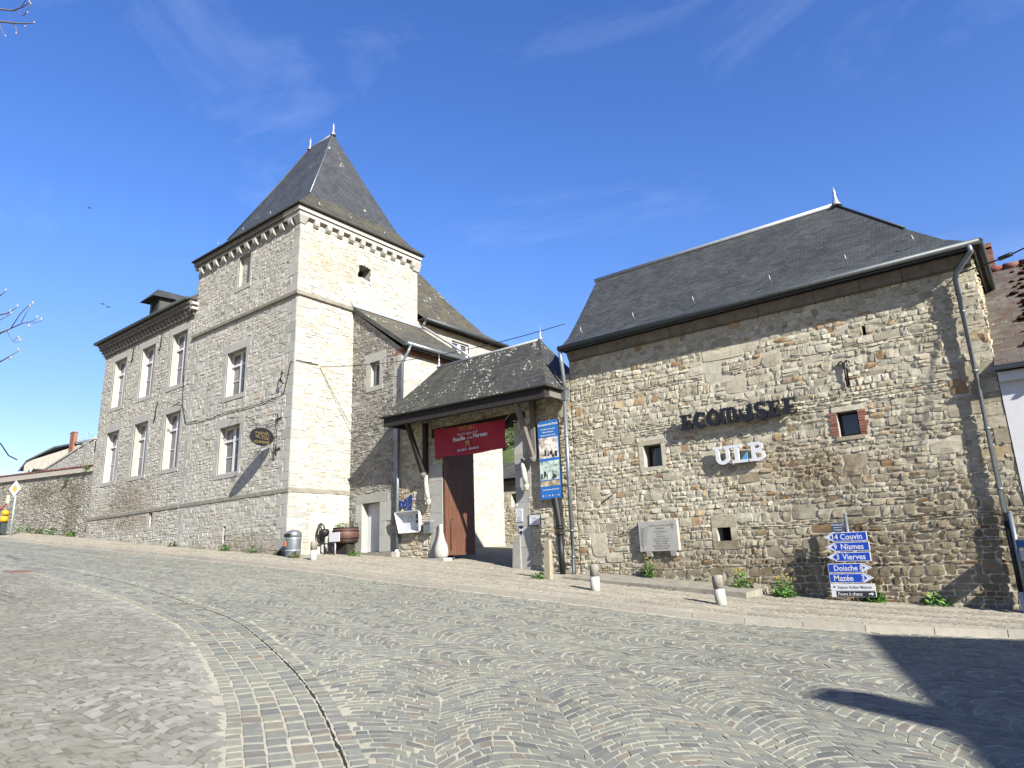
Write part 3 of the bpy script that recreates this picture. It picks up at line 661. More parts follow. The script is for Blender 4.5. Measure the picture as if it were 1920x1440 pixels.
# ------------------------------------------------------------------ the barn
def build_barn():
    T = Thing('stone_barn', (-6, 20.2, .3), 'long rubble stone barn with grey slate half-hipped roof and black lettering on its wall', 'barn')
    F = FY(18.0); mats = [M['barn'], M['barn_mortar'], M['dressed'], M['dark'], M['brick']]
    mb = MB(); rs = np.random.RandomState(4)
    ops = [(-9.2, -8.63, 3.98, 4.62, .42), (-3.85, -3.37, 4.16, 4.77, .34), (-7.22, -6.85, 1.80, 2.15, .4), (-3.53, -3.44, 5.40, 5.86, .25), (-2.97, -2.89, 6.58, 6.83, .3)]
    bl = [(-9.36, -8.5, 3.86, 4.76), (-4.1, -3.12, 4.06, 4.92), (-7.36, -6.67, 1.58, 2.48)]
    # odd larger dressed blocks scattered in the rubble
    big = []
    for k in range(34):
        u = rs.uniform(-11.2, -1.2); v = rs.uniform(.6, 7.3); ww = rs.uniform(.35, .72); hh = rs.uniform(.18, .42)
        r = (u, u+ww, v, v+hh)
        if all(r[1] < b[0]-.05 or r[0] > b[1]+.05 or r[3] < b[2]-.05 or r[2] > b[3]+.05 for b in bl+big+[o[:4] for o in ops]): big.append(r)
    big += [(-7.15, -5.9, 6.72, 7.1), (-7.15, -6.55, 6.1, 6.68), (-11.2, -10.6, 1.5, 2.2)]
    face(mb, F, -11.62, -.5, -.4, 8.0, ops, bl+big, seed=11, relief=.032, hmin=.1, hmax=.205, wmin=.11, wmax=.36, joint=.022, warp=.03, rough=.8, split=.14)
    lay(mb, F, np.array(big), 0, .03, rs, .02, .035, .6)
    # quoins at the right corner
    quoins(mb, F, -.5, -1, 3.2, 7.7, 0, rs, .02, .3, .62, .3)
    # stone frame of the little square hole, brick jambs, window jamb stones
    for (a, b, c, d) in ((-7.36, -6.67, 2.15, 2.48), (-7.36, -6.67, 1.58, 1.80), (-7.36, -7.22, 1.80, 2.15), (-6.85, -6.67, 1.80, 2.15)): mb.fbox(F, a+.003, b-.003, c+.002, d-.002, -.03, .022, 0)
    for (a, b, c, d) in ((-9.36, -8.5, 4.62, 4.76), (-9.34, -8.52, 3.86, 3.98), (-8.63, -8.5, 3.98, 4.62), (-9.36, -9.2, 3.98, 4.62)): mb.fbox(F, a+.003, b-.003, c+.002, d-.002, -.03, .02, 0)
    for k in range(9):
        z = 4.16+k*.068
        for (a, b) in ((-3.37, -3.37+rs.uniform(.13, .25)), (-3.85-rs.uniform(.12, .24), -3.85)): mb.fbox(F, a+.002, b-.002, z+.004, z+.062, -.03, .02+rs.uniform(0, .012), 4)
    mb.fbox(F, -3.95, -3.25, 4.775, 4.9, -.03, .025, 0); mb.fbox(F, -3.92, -3.28, 4.06, 4.155, -.03, .05, 0)
    for o in ops[2:]: mb.fbox(F, o[0]-.02, o[1]+.02, o[2]-.02, o[3]+.02, -o[4]-.05, -o[4], 3)
    # the other three sides
    face(mb, FX(-.5), 18.0, 22.85, -.4, 8.0, seed=12, relief=.04, hmin=.09, hmax=.2, mats=(0, 1, 2))
    mb.poly([(-11.62, 22.85, -.4), (-11.62, 18, -.4), (-11.62, 18, 8), (-11.62, 20.2, 11), (-11.62, 22.85, 8)], 1)
    mb.poly([(-.5, 22.85, -.4), (-11.62, 22.85, -.4), (-11.62, 22.85, 8), (-.5, 22.85, 8)], 1)
    T.part(mb, 'wall', mats)
    # windows
    for (a, b, c, d, dep, fr) in ((-9.2, -8.63, 3.98, 4.62, .34, 'dark_wood'), (-3.85, -3.37, 4.16, 4.77, .2, 'dark_wood')):
        w_ = MB()
        w_.fbox(F, a, a+.06, c, d, -dep-.06, -dep); w_.fbox(F, b-.06, b, c, d, -dep-.06, -dep); w_.fbox(F, a+.06, b-.06, d-.06, d, -dep-.06, -dep); w_.fbox(F, a+.06, b-.06, c, c+.06, -dep-.06, -dep)
        wo = T.part(w_, 'window', M[fr]); g = MB(); g.fbox(F, a+.05, b-.05, c+.05, d-.05, -dep-.05, -dep-.03); T.part(g, 'pane', M['glass_dark'], wo)
    # roof
    rb = MB(); prof = [(0, 0), (.2, .145), (.45, .40), (1, 1)]
    rings = hip_roof(rb, -11.64, -.32, 17.5, 22.9, 8.05, -11.64, -3.45, 20.2, 20.2, 11.22, prof, [0, 0, 0], .09, 1)
    ro = T.part(rb, 'roof', [M['slate'], M['dark_wood']])
    rc = MB(); rc.tube([(-11.7, 20.2, 11.25), (-3.4, 20.2, 11.25)], .075, 8)
    T.part(rc, 'ridge_cap', M['zinc_light'], ro)
    hp = MB()
    for q in (0, 1):
        pts = [Vector(r[1 if q == 0 else 2])+Vector((0, 0, .02)) for r in rings]; hp.tube(pts[2:], .03, 6)
    T.part(hp, 'hip_flashing', M['slate'], ro)
    fi = MB(); fi.lathe([(.17, 0), (.09, .12), (.055, .25), (.035, .40), (.05, .44), (.03, .5), (.008, .62)], (-3.45, 20.2, 11.2), 12)
    T.part(fi, 'finial', M['zinc_light'], ro)
    for k, x in enumerate((-11.0, -9.1, -7.15, -4.95, -3.05, -1.55)):
        h = MB(); s0 = .62 if x > -2 else .55; y = 17.5+s0; z = 8.05+s0*.86
        h.tube([(x, y-.1, z-.02), (x+.01, y-.12, z+.03), (x+.02, y-.2, z+.02), (x+.02, y-.24, z+.1), (x, y-.2, z+.2)], .014, 5)
        T.part(h, 'roof_hook', M['zinc_light'], ro)
    # stone cornice and eave board
    c = MB(); x = -11.55
    while x < -.55:
        x2 = min(x+rs.uniform(.8, 1.5), -.5)
        c.box8([(x+.006, 17.86, 7.70), (x2-.006, 17.86, 7.70), (x2-.006, 18.02, 7.66), (x+.006, 18.02, 7.66), (x+.006, 17.74, 7.94), (x2-.006, 17.74, 7.94), (x2-.006, 18.02, 7.94), (x+.006, 18.02, 7.94)]); x = x2
    T.part(c, 'cornice', M['cornice_dark'])
    g = MB(); pts = [(-11.66, 17.46, 8.04), (-.27, 17.46, 8.04), (-.27, 22.8, 8.04)]
    for a, b in ((pts[0], pts[1]), (pts[1], pts[2])): g.tube([a, b], .075, 10)
    g.box(-11.6, -.36, 17.5, 17.53, 7.93, 8.0); g.box(-.42, -.38, 17.53, 22.8, 7.9, 8.0)
    T.part(g, 'gutter', M['gutter'])
    d = MB(); d.tube([(-.46, 17.46, 8.0), (-.46, 17.5, 7.86), (-.82, 17.8, 7.55), (-.86, 17.86, 7.42), (-.86, 17.86, 1.95)], .062, 10); d.tube([(-.86, 17.86, 1.97), (-.86, 17.86, .5)], .06, 10, 1); d.tube([(-.86, 17.86, .52), (-.86, 17.84, .2), (-.92, 17.8, .1), (-1.05, 17.8, .08)], .065, 10, 2)
    for z in (6.6, 5.2, 3.9, 2.6): d.tube([(-.86, 17.86, z), (-.86, 17.86, z+.05)], .062, 10)
    T.part(d, 'drainpipe', [M['zinc'], M['castiron'], M['white_paint']])
    d = MB(); d.tube([(-11.62, 17.5, 8.0), (-11.62, 17.55, 7.6), (-11.66, 17.72, 6.95), (-11.72, 17.76, 6.7)], .066, 10)
    d.box8([(-11.8, 17.68, 6.38), (-11.64, 17.68, 6.38), (-11.64, 17.84, 6.38), (-11.8, 17.84, 6.38), (-11.86, 17.63, 6.7), (-11.58, 17.63, 6.7), (-11.58, 17.9, 6.7), (-11.86, 17.9, 6.7)])
    d.tube([(-11.72, 17.76, 6.4), (-11.72, 17.76, 2.3)], .066, 10); d.tube([(-11.72, 17.76, 2.3), (-11.72, 17.76, 1.1), (-11.7, 17.7, .95)], .06, 10, 1)
    for z in (5.2, 3.6, 2.28, 1.5): d.tube([(-11.72, 17.76, z), (-11.72, 17.76, z+.05)], .076, 10)
    T.part(d, 'drainpipe', [M['zinc'], M['gutter']])
    a = MB(); a.tube([(-3.485, 17.94, 5.36), (-3.485, 17.93, 5.98)], .028, 8)
    for s in (-1, 1): a.tube([(-3.485, 17.93, 5.96), (-3.485+s*.06, 17.93, 6.02), (-3.485+s*.12, 17.93, 5.98), (-3.485+s*.13, 17.93, 5.93)], .02, 6)
    T.part(a, 'wall_anchor', M['castiron'])
    a = MB(); a.tube([(-10.72, 17.92, 3.05), (-10.22, 17.92, 3.34)], .012, 6); T.part(a, 'iron_rod', M['castiron'])
build_barn()
# ------------------------------------------------------------------ raised lettering
def ribbon(mb, F, o, pts, wd, d0, d1, closed=False):
    """flat stroke of width wd along 2-D points, extruded from d0 to d1"""
    P = [Vector(p) for p in pts]; n = len(P); Lp, Rp = [], []
    for i in range(n):
        if closed: a, b = P[i-1], P[(i+1) % n]
        else: a, b = P[max(i-1, 0)], P[min(i+1, n-1)]
        t = (b-a).normalized(); nn = Vector((-t.y, t.x)); wv = wd[i] if isinstance(wd, (list, tuple)) else wd
        Lp.append(P[i]+nn*wv/2); Rp.append(P[i]-nn*wv/2)
    for i in range(n if closed else n-1):
        j = (i+1) % n; q = [Rp[i], Rp[j], Lp[j], Lp[i]]
        mb.box8([F(o[0]+p.x, o[1]+p.y, d0) for p in q]+[F(o[0]+p.x, o[1]+p.y, d1) for p in q])
stroke = ribbon
def arc(cx, cy, rx, ry, a0, a1, n=12): return [(cx+rx*math.cos(R(a0+(a1-a0)*k/n)), cy+ry*math.sin(R(a0+(a1-a0)*k/n))) for k in range(n+1)]
def build_letters():
    def ribbon(mb, F, o, pts, wd, d0, d1, closed=False, k=1.22): return stroke(mb, F, o, pts, [x*k for x in wd] if isinstance(wd, (list, tuple)) else wd*k, d0, d1, closed)
    F = FY(17.98); T = Thing('museum_lettering', (-6.26, 17.95, 4.85), 'black iron letters reading ECOMUSEE fixed across the barn wall', 'sign')
    H = .40
    def E(mb, o):
        ribbon(mb, F, o, [(.10, 0), (.10, H)], .10, .12, .22)
        ribbon(mb, F, o, [(-.02, H-.015), (.3, H-.02)], [.05, .03], .118, .222); ribbon(mb, F, o, [(-.02, .015), (.3, .02)], [.05, .03], .118, .222)
        ribbon(mb, F, o, [(.1, H*.5), (.24, H*.5)], .04, .118, .222)
        ribbon(mb, F, o, [(.285, H+.01), (.30, H-.11)], [.05, .012], .116, .224); ribbon(mb, F, o, [(.28, -.01), (.33, .12)], [.05, .012], .116, .224); ribbon(mb, F, o, [(.24, H*.5+.05), (.24, H*.5-.05)], [.03, .03], .116, .224)
    def Cc(mb, o):
        pts = arc(.19, H/2, .15, H/2-.02, 50, 310, 16); ribbon(mb, F, o, pts, [.05]+[.05+.055*math.sin(math.pi*k/16) for k in range(1, 17)], .12, .22)
        ribbon(mb, F, o, [(.29, H), (.30, H-.13)], [.06, .015], .116, .224)
    def O(mb, o):
        ribbon(mb, F, o, arc(.19, H/2, .14, H/2-.02, 0, 345, 22), [.06+.045*abs(math.cos(R(k*15.7))) for k in range(23)], .12, .22, True)
        ribbon(mb, F, o, [(.1, H-.02), (.22, H+.05)], [.03, .05], .116, .224)
    def Mm(mb, o):
        ribbon(mb, F, o, [(.07, 0), (.07, H-.05)], .085, .12, .22); ribbon(mb, F, o, [(.24, .02), (.24, H-.06)], .08, .121, .221); ribbon(mb, F, o, [(.41, 0), (.41, H-.05)], .085, .12, .22)
        ribbon(mb, F, o, arc(.155, H-.1, .085, .09, 180, 0, 8), .06, .119, .219); ribbon(mb, F, o, arc(.325, H-.1, .085, .09, 180, 0, 8), .06, .119, .2195)
        ribbon(mb, F, o, [(.0, H-.01), (.1, H-.03)], [.02, .06], .116, .222); ribbon(mb, F, o, [(.36, .02), (.48, .02)], [.05, .02], .116, .222); ribbon(mb, F, o, [(.02, .02), (.12, .02)], .04, .116, .222)
    def U(mb, o):
        ribbon(mb, F, o, arc(.15, .16, .11, .15, 180, 420, 14), .075, .12, .22); ribbon(mb, F, o, [(.285, 0), (.285, H)], .09, .118, .222); ribbon(mb, F, o, [(.2, H-.02), (.34, H-.0)], [.02, .05], .116, .224)
        ribbon(mb, F, o, [(.04, .16), (.02, H*.8)], [.08, .05], .117, .22)
    def Sx(mb, o):
        a = arc(.17, H*.74, .11, H*.24, 30, 265, 12)+arc(.17, H*.26, .12, H*.25, 85, -150, 12); ribbon(mb, F, o, a, [.04]+[.085]*(len(a)-2)+[.04], .12, .22)
        ribbon(mb, F, o, [(.27, H), (.265, H-.1)], [.05, .01], .116, .224); ribbon(mb, F, o, [(.06, .0), (.065, .12)], [.05, .01], .116, .224)
    xs = [-7.86, -7.47, -7.10, -6.72, -6.18, -5.79, -5.43, -5.04]
    for x, f, nm in zip(xs, (E, Cc, O, Mm, U, Sx, E, E), 'ECOMUSEE'):
        mb = MB(); f(mb, (x, 4.88))
        for dx in (.08, .25): mb.tube([F(x+dx, 4.93, .0), F(x+dx, 4.93, .12)], .012, 5)
        T.part(mb, 'letter', M['black'])
    T2 = Thing('university_lettering', (-6.34, 17.95, 3.8), 'white slab serif letters ULB with a small blue triangle, below the black lettering', 'sign')
    H = .49; y = 3.79
    def bar(mb, x0, x1, z0, z1): mb.fbox(F, x0, x1, z0, z1, .10, .17)
    u = MB(); x = -7.03
    bar(u, x, x+.22, y+H-.075, y+H); bar(u, x+.30, x+.50, y+H-.075, y+H)
    stroke(u, F, (x, y), [(.11, H-.06), (.11, .17)]+arc(.25, .17, .14, .125, 180, 360, 12)+[(.39, .17), (.39, H-.06)], .10, .1002, .1698); T2.part(u, 'letter', M['white_paint'])
    l = MB(); x = -6.53
    bar(l, x, x+.27, y+H-.075, y+H); bar(l, x+.08, x+.19, y+.0751, y+H-.0751); bar(l, x, x+.42, y, y+.075)
    T2.part(l, 'letter', M['white_paint'])
    tr = MB(); P = [(x+.24, y+.076), (x+.42, y+.076), (x+.42, y+.26)]
    tr.faces([F(*p, .10) for p in P]+[F(*p, .172) for p in P], [(2, 1, 0), (3, 4, 5), (0, 1, 4, 3), (1, 2, 5, 4), (2, 0, 3, 5)]); T2.part(tr, 'triangle', plain('pale_blue', (.12, .38, .70), .4, noise=.04))
    b = MB(); x = -6.07
    bar(b, x, x+.12, y+H-.075, y+H); bar(b, x, x+.12, y, y+.075)
    stroke(b, F, (x, y), [(.12, .0), (.12, H)], .10, .1003, .1703)
    stroke(b, F, (x, y), [(.12, H-.038), (.24, H-.038)]+arc(.24, H*.76, .105, H*.165, 85, -85, 8)+[(.12, H*.53)], .078, .0998, .1697)
    stroke(b, F, (x, y), [(.12, .038), (.26, .038)]+arc(.26, H*.29, .115, H*.21, -85, 85, 8)+[(.12, H*.53)], .082, .0995, .1694); T2.part(b, 'letter', M['white_paint'])
    for k, o in enumerate(T2.o.children): pass
build_letters()
# ------------------------------------------------------------------ the tower
def build_tower():
    T = Thing('stone_tower', (-26.9, 18.5, 1.9), 'square pale stone tower with steep flared slate pavilion roof and corbelled cornice', 'tower')
    F = FY(15.11); G = FX(-22.7); rs = np.random.RandomState(8); mats = [M['tower'], M['tower_mortar'], M['dressed'], M['dark']]
    mb = MB()
    wins = [(-27.85, -26.29, 8.82, 10.85), (-28.05, -26.41, 5.44, 7.48)]
    ops = [w_+(.34,) for w_ in wins]+[(-27.39, -26.41, 13.87, 15.38, .2), (-27.2, -27.02, 2.55, 3.23, .4)]
    bl = [surr_rect(*w_) for w_ in wins]+[surr_rect(-27.39, -26.41, 13.87, 15.38, .2, .3)]
    qb = [(-23.15, -22.7, 1, 16), (-31.1, -30.7, 1, 12.3)]
    face(mb, F, -31.1, -22.7, 1.2, 15.95, ops, bl+qb, seed=21, relief=.022, hmin=.1, hmax=.24, wmin=.16, wmax=.55, joint=.02, warp=.02, rough=1.0)
    face(mb, FY(15.31), -27.39, -26.41, 13.87, 15.38, seed=22, relief=.02)
    quoins(mb, F, -22.7, -1, 1.2, 15.95, 2, rs, .02, .32, .62, .42); quoins(mb, F, -31.1, 1, 1.2, 12.3, 2, rs, .015, .3, .55, .42)
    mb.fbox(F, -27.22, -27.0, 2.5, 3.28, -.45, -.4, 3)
    oph = [(18.15, 18.92, 14.0, 14.68, .6)]
    face(mb, G, 15.11, 21.84, 1.2, 15.95, oph, [(18.08, 19.0, 13.9, 14.78), (15.11, 15.55, 1, 16), (21.45, 21.84, 12, 16), (16.1, 17.3, 2.2, 3.55)], seed=23, relief=.026, hmin=.1, hmax=.24, wmin=.16, wmax=.6, joint=.018, warp=.02)
    lay(mb, G, np.array([(16.1, 17.3, 2.2, 2.64), (16.1, 16.7, 2.64, 3.1), (16.7, 17.3, 2.64, 3.1), (16.1, 17.3, 3.1, 3.55)]), 0, .012, rs, .02, 0, .5)
    quoins(mb, G, 15.11, 1, 1.2, 15.95, 2, rs, .02, .6, .34, .42); quoins(mb, G, 21.84, -1, 12.6, 15.95, 2, rs, .015, .3, .5, .4)
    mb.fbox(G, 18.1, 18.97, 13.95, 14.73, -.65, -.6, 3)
    lay(mb, G, np.array([(18.0, 18.18, 13.95, 14.25), (18.04, 18.2, 14.25, 14.5), (18.02, 18.22, 14.5, 14.72), (18.86, 19.08, 14.0, 14.3), (18.89, 19.05, 14.3, 14.62), (18.15, 18.5, 14.64, 14.82), (18.5, 18.95, 14.6, 14.84), (18.15, 18.55, 13.84, 14.04), (18.55, 18.95, 13.82, 14.0)]), 0, .035, rs, .01, 0, 1.6)
    mb.poly([(-31.1, 21.84, 1.2), (-31.1, 15.11, 1.2), (-31.1, 15.11, 15.95), (-31.1, 21.84, 15.95)], 1)
    mb.poly([(-22.7, 21.84, 1.2), (-31.1, 21.84, 1.2), (-31.1, 21.84, 15.95), (-22.7, 21.84, 15.95)], 1)
    T.part(mb, 'wall', mats)
    for i, w_ in enumerate(wins): window(T, F, *w_, seed=30+i, bars=1)
    T.part(surround(F, -27.39, -26.41, 13.87, 15.38, rs, .2, .3), 'blind_window', M['dressed'])
    # string courses: upper and lower
    s = MB()
    s.box8([(-31.1, 14.99, 12.30), (-22.55, 14.99, 12.30), (-22.55, 15.13, 12.26), (-31.1, 15.13, 12.26), (-31.1, 14.97, 12.42), (-22.55, 14.97, 12.42), (-22.7, 15.13, 12.56), (-31.1, 15.13, 12.56)])
    s.box8([(-22.72, 15.13, 12.26), (-22.58, 15.13, 12.30), (-22.58, 18.05, 12.30), (-22.72, 18.05, 12.26), (-22.72, 15.13, 12.56), (-22.56, 15.13, 12.42), (-22.56, 18.05, 12.42), (-22.72, 18.05, 12.56)])
    T.part(s, 'string_course', M['dark_stone'])
    s = MB()
    s.box8([(-31.1, 15.07, 4.28), (-22.655, 15.07, 4.28), (-22.655, 15.13, 4.25), (-31.1, 15.13, 4.25), (-31.1, 15.06, 4.42), (-22.65, 15.06, 4.42), (-22.7, 15.13, 4.5), (-31.1, 15.13, 4.5)])
    s.box8([(-22.72, 15.13, 4.25), (-22.66, 15.13, 4.28), (-22.66, 17.98, 4.28), (-22.72, 17.98, 4.25), (-22.72, 15.13, 4.5), (-22.64, 15.13, 4.42), (-22.64, 17.98, 4.42), (-22.72, 17.98, 4.5)])
    T.part(s, 'string_course', M['dark_stone'])
    # cornice: two fillets on corbels
    c = MB()
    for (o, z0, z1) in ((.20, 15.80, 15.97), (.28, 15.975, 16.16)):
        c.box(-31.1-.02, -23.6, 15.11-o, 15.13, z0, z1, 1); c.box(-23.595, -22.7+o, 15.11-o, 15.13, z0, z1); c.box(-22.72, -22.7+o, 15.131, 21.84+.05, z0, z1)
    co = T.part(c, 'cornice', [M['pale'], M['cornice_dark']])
    def corbel(u0, u1, Fc):
        m = MB(); k = rs.uniform(.9, 1.1)
        pr = [(0, 15.47), (.08*k, 15.5), (.17*k, 15.58), (.2*k, 15.68), (.2*k, 15.795), (-.02, 15.795)]
        A = [Fc(u0, v, d) for d, v in pr]; B = [Fc(u1, v, d) for d, v in pr]; n = len(pr)
        m.faces(A+B, [tuple(range(n)), tuple(reversed(range(n, 2*n)))]+[(i, n+i, n+(i+1) % n, (i+1) % n) for i in range(n)])
        T.part(m, 'corbel', M['dressed'], co)
    for k in range(12): u = -30.75+k*.675; corbel(u, u+.24, F)
    for k in range(10): u = 15.7+k*.625; corbel(u, u+.24, G)
    for (x, y) in ((-22.7, 15.11),):
        m = MB(); m.box8([(x-.2, y-.06, 15.5), (x+.06, y-.06, 15.5), (x+.06, y+.2, 15.5), (x-.2, y+.2, 15.5), (x-.28, y-.21, 15.795), (x+.21, y-.21, 15.795), (x+.21, y+.28, 15.795), (x-.28, y+.28, 15.795)]); T.part(m, 'corbel', M['dressed'], co)
    m = MB(); m.box8([(-22.72, 21.5, 15.4), (-22.62, 21.5, 15.4), (-22.62, 21.9, 15.4), (-22.72, 21.9, 15.4), (-22.72, 21.35, 15.795), (-22.5, 21.35, 15.795), (-22.5, 21.95, 15.795), (-22.72, 21.95, 15.795)]); T.part(m, 'corbel', M['dressed'], co)
    # roof
    rb = MB(); prof = [(0, 0), (.15, .072), (.3, .18), (.62, .545), (1, 1)]
    rings = hip_roof(rb, -31.2, -22.3, 14.72, 21.98, 16.24, -27.35, -25.4, 18.55, 18.6, 22.72, prof, [2, 2, 0, 0], .07, 1)
    ro = T.part(rb, 'roof', [M['slate_tower'], M['dark_wood'], M['slate_kick']])
    r = MB(); r.tube([(-27.4, 18.58, 22.75), (-25.35, 18.58, 22.75)], .07, 8); T.part(r, 'ridge_cap', M['zinc_light'], ro)
    for k, q in enumerate((0, 1)):
        h = MB(); h.tube([Vector(rg[1 if k == 0 else 0])+Vector((.01, -.01, .03)) for rg in rings[2:]], .03, 6); T.part(h, 'hip_flashing', M['zinc' if k == 0 else 'slate'], ro)
    for x in (-27.35, -25.4):
        fi = MB(); fi.lathe([(.16, 0), (.08, .14), (.05, .26), (.03, .38), (.06, .44), (.03, .5), (.045, .56), (.008, .72)], (x, 18.58, 22.68), 10); T.part(fi, 'finial', M['zinc_light'], ro)
    for (x, y, z) in [(-29.2, 14.98, 16.55), (-27, 14.98, 16.55), (-24.8, 14.98, 16.55)]+[(-22.55, 15.9, 16.55), (-22.55, 17.6, 16.55), (-22.55, 19.6, 16.55)]:
        h = MB(); h.tube([(x, y, z), (x+.03, y-.03, z+.02), (x+.05, y-.05, z+.1), (x, y, z+.18)], .013, 5); T.part(h, 'roof_hook', M['zinc_light'], ro)
    # cable clipped along the wall
    cb = MB(); P = [(-31.67, 10.6), (-31.6, 9.2), (-31.1, 8.18), (-29.5, 8.05), (-27.3, 8.1), (-25, 8.06), (-23.45, 8.15), (-23.2, 8.3), (-23.05, 8.75), (-22.95, 9.2), (-22.85, 9.45)]
    cb.tube([(x, 15.06, z) for x, z in P]+[(-22.64, 15.2, 9.5), (-22.64, 16.2, 9.5)], .015, 6); T.part(cb, 'wall_cable', M['castiron'])
    cb = MB(); cb.tube([(-22.64, 16.3, 9.4), (-22.68, 17.93, 7.2)], .006, 5); T.part(cb, 'stay_wire', M['castiron'])
    a = MB(); a.tube([(-23.35, 15.05, 9.05), (-23.28, 14.95, 9.1), (-23.3, 14.9, 8.7), (-23.35, 15.05, 8.65)], .03, 6); a.tube([(-23.3, 14.93, 8.75), (-23.15, 14.9, 8.6)], .03, 6); T.part(a, 'cable_bracket', M['castiron'])
    a = MB(); a.tube([(-26.9, 15.06, 7.75), (-26.9, 14.8, 7.75)], .016, 5); a.tube([(-26.9, 14.85, 7.75), (-26.35, 14.95, 7.7)], .014, 5); a.tube([(-26.35, 14.95, 7.7), (-26.55, 15.06, 7.3)], .012, 5); T.part(a, 'iron_hook', M['castiron'])
build_tower()
# ------------------------------------------------------------------ the street wing left of the tower
def build_wing():
    T = Thing('manor_wing', (-36.2, 18, 2.9), 'two-storey stone wing with six tall white windows and moulded eave, left of the tower', 'house')
    F = FY(15.11); rs = np.random.RandomState(9); mats = [M['tower'], M['tower_mortar'], M['dressed'], M['dark']]
    wins = []
    for a, b in ((-39.98, -38.43), (-36.6, -35.08), (-33.27, -31.74)): wins += [(a, b, 10.27, 12.99), (a, b, 6.19, 8.91)]
    mb = MB(); ops = [w_+(.34,) for w_ in wins]+[(-34.05, -33.72, 3.58, 4.25, .4)]
    bl = [surr_rect(*w_) for w_ in wins]
    face(mb, F, -41.3, -31.1, 2.2, 13.7, ops, bl, seed=31, relief=.024, hmin=.09, hmax=.2, wmin=.15, wmax=.55, joint=.02, warp=.02)
    quoins(mb, F, -41.3, 1, 2.2, 13.6, 2, rs, .012, .3, .55, .4)
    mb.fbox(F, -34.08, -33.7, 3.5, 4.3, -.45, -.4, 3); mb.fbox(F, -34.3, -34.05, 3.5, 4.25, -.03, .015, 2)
    face(mb, FXn(-41.3), -21.5, -15.11, 2.2, 13.7, seed=32, relief=.02)
    mb.poly([(-31.1, 21.5, 2.2), (-41.3, 21.5, 2.2), (-41.3, 21.5, 14.3), (-31.1, 21.5, 14.3)], 1)
    T.part(mb, 'wall', mats)
    for i, w_ in enumerate(wins): window(T, F, *w_, seed=40+i, bars=1)
    s = MB(); s.box8([(-41.35, 15.06, 4.28), (-31.1, 15.06, 4.28), (-31.1, 15.13, 4.24), (-41.35, 15.13, 4.24), (-41.35, 15.05, 4.42), (-31.1, 15.05, 4.42), (-31.1, 15.13, 4.5), (-41.35, 15.13, 4.5)]); T.part(s, 'string_course', M['dark_stone'])
    c = MB(); st = [(.05, 13.42, 13.55), (.12, 13.55, 13.72), (.2, 13.72, 13.9), (.3, 13.9, 14.08), (.36, 14.08, 14.28)]
    for o, z0, z1 in st:
        x = -41.3-o
        while x < -31.15:
            x2 = min(x+1.1+.2*((x*7) % 1), -31.1); c.box(x+.004, x2-.004, 15.11-o, 15.13, z0+.001, z1-.001); x = x2
        c.box(-41.3-o, -41.28, 15.131, 21.5, z0+.001, z1-.001)
    co = T.part(c, 'cornice', M['cornice_dark'])  # dark colour stands in for the shade under the wing's eave
    for k in range(26):
        m = MB(); u = -41.1+k*.385; m.box8([(u, 15.02, 13.5), (u+.16, 15.02, 13.5), (u+.16, 15.12, 13.46), (u, 15.12, 13.46), (u, 14.84, 13.86), (u+.16, 14.84, 13.86), (u+.16, 15.12, 13.86), (u, 15.12, 13.86)]); T.part(m, 'corbel', M['cornice_dark'], co)
    for dx, z in ((0, 14.0), (.02, 13.75)):
        m = MB(); m.box(-31.12, -30.9, 14.8, 15.2, z, z+.12); T.part(m, 'corbel', M['pale'], co)
    rb = MB(); hip_roof(rb, -41.85, -31.05, 14.68, 21.9, 14.33, -38.2, -31.05, 18.3, 18.3, 17.0, [(0, 0), (1, 1)], [0], .08, 1); ro = T.part(rb, 'roof', [M['slate'], M['dark_wood']])
    r = MB(); r.tube([(-38.2, 18.3, 17.02), (-31.1, 18.3, 17.02)], .07, 8); T.part(r, 'ridge_cap', M['zinc_light'], ro)
    g = MB(); g.tube([(-41.85, 14.62, 14.33), (-31.1, 14.62, 14.33)], .085, 8); T.part(g, 'gutter', M['gutter'])
    # dormer
    d = MB(); d.box(-36.95, -35.85, 15.4, 18.0, 14.3, 15.95, 0)
    dm = T.part(d, 'dormer', [M['slate']], ro)
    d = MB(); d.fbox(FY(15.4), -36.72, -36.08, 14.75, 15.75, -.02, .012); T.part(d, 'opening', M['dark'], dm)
    h = MB(); top = 16.5
    A = [(-37.25, 14.95, 15.78), (-35.6, 14.95, 15.78), (-35.6, 18.2, 15.95), (-37.25, 18.2, 15.95)]; r0, r1 = (-36.42, 15.5, top), (-36.42, 18.2, top)
    def sq(p, mt=0):
        v = [Vector(x) for x in p]; ax = (v[1]-v[0]).normalized(); nn = (v[1]-v[0]).cross(v[-1]-v[0]).normalized(); up = nn.cross(ax); h.poly(p, mt, [((x-v[0]).dot(ax), (x-v[0]).dot(up)) for x in v])
    sq([A[0], A[1], r0]); sq([A[1], A[2], r1, r0]); sq([A[3], A[0], r0, r1]); h.poly(A[::-1], 1)
    T.part(h, 'dormer_roof', [M['slate'], M['dark_wood']], ro)
    for (x, z) in ((-37.6, 13.35), (-34.4, 13.3), (-34.25, 9.6)):
        a = MB(); a.tube([(x+.1, 15.05, z+.1), (x, 15.04, z-.2), (x, 15.04, z-.65), (x-.12, 15.03, z-.85)], .03, 6); T.part(a, 'wall_anchor', M['castiron'])
    a = MB(); a.tube([(-31.6, 15.05, 9.1), (-31.6, 14.6, 9.1)], .02, 5); a.tube([(-31.9, 14.75, 9.05), (-31.2, 14.75, 9.15)], .02, 5); T.part(a, 'cable_bracket', M['castiron'])
build_wing()
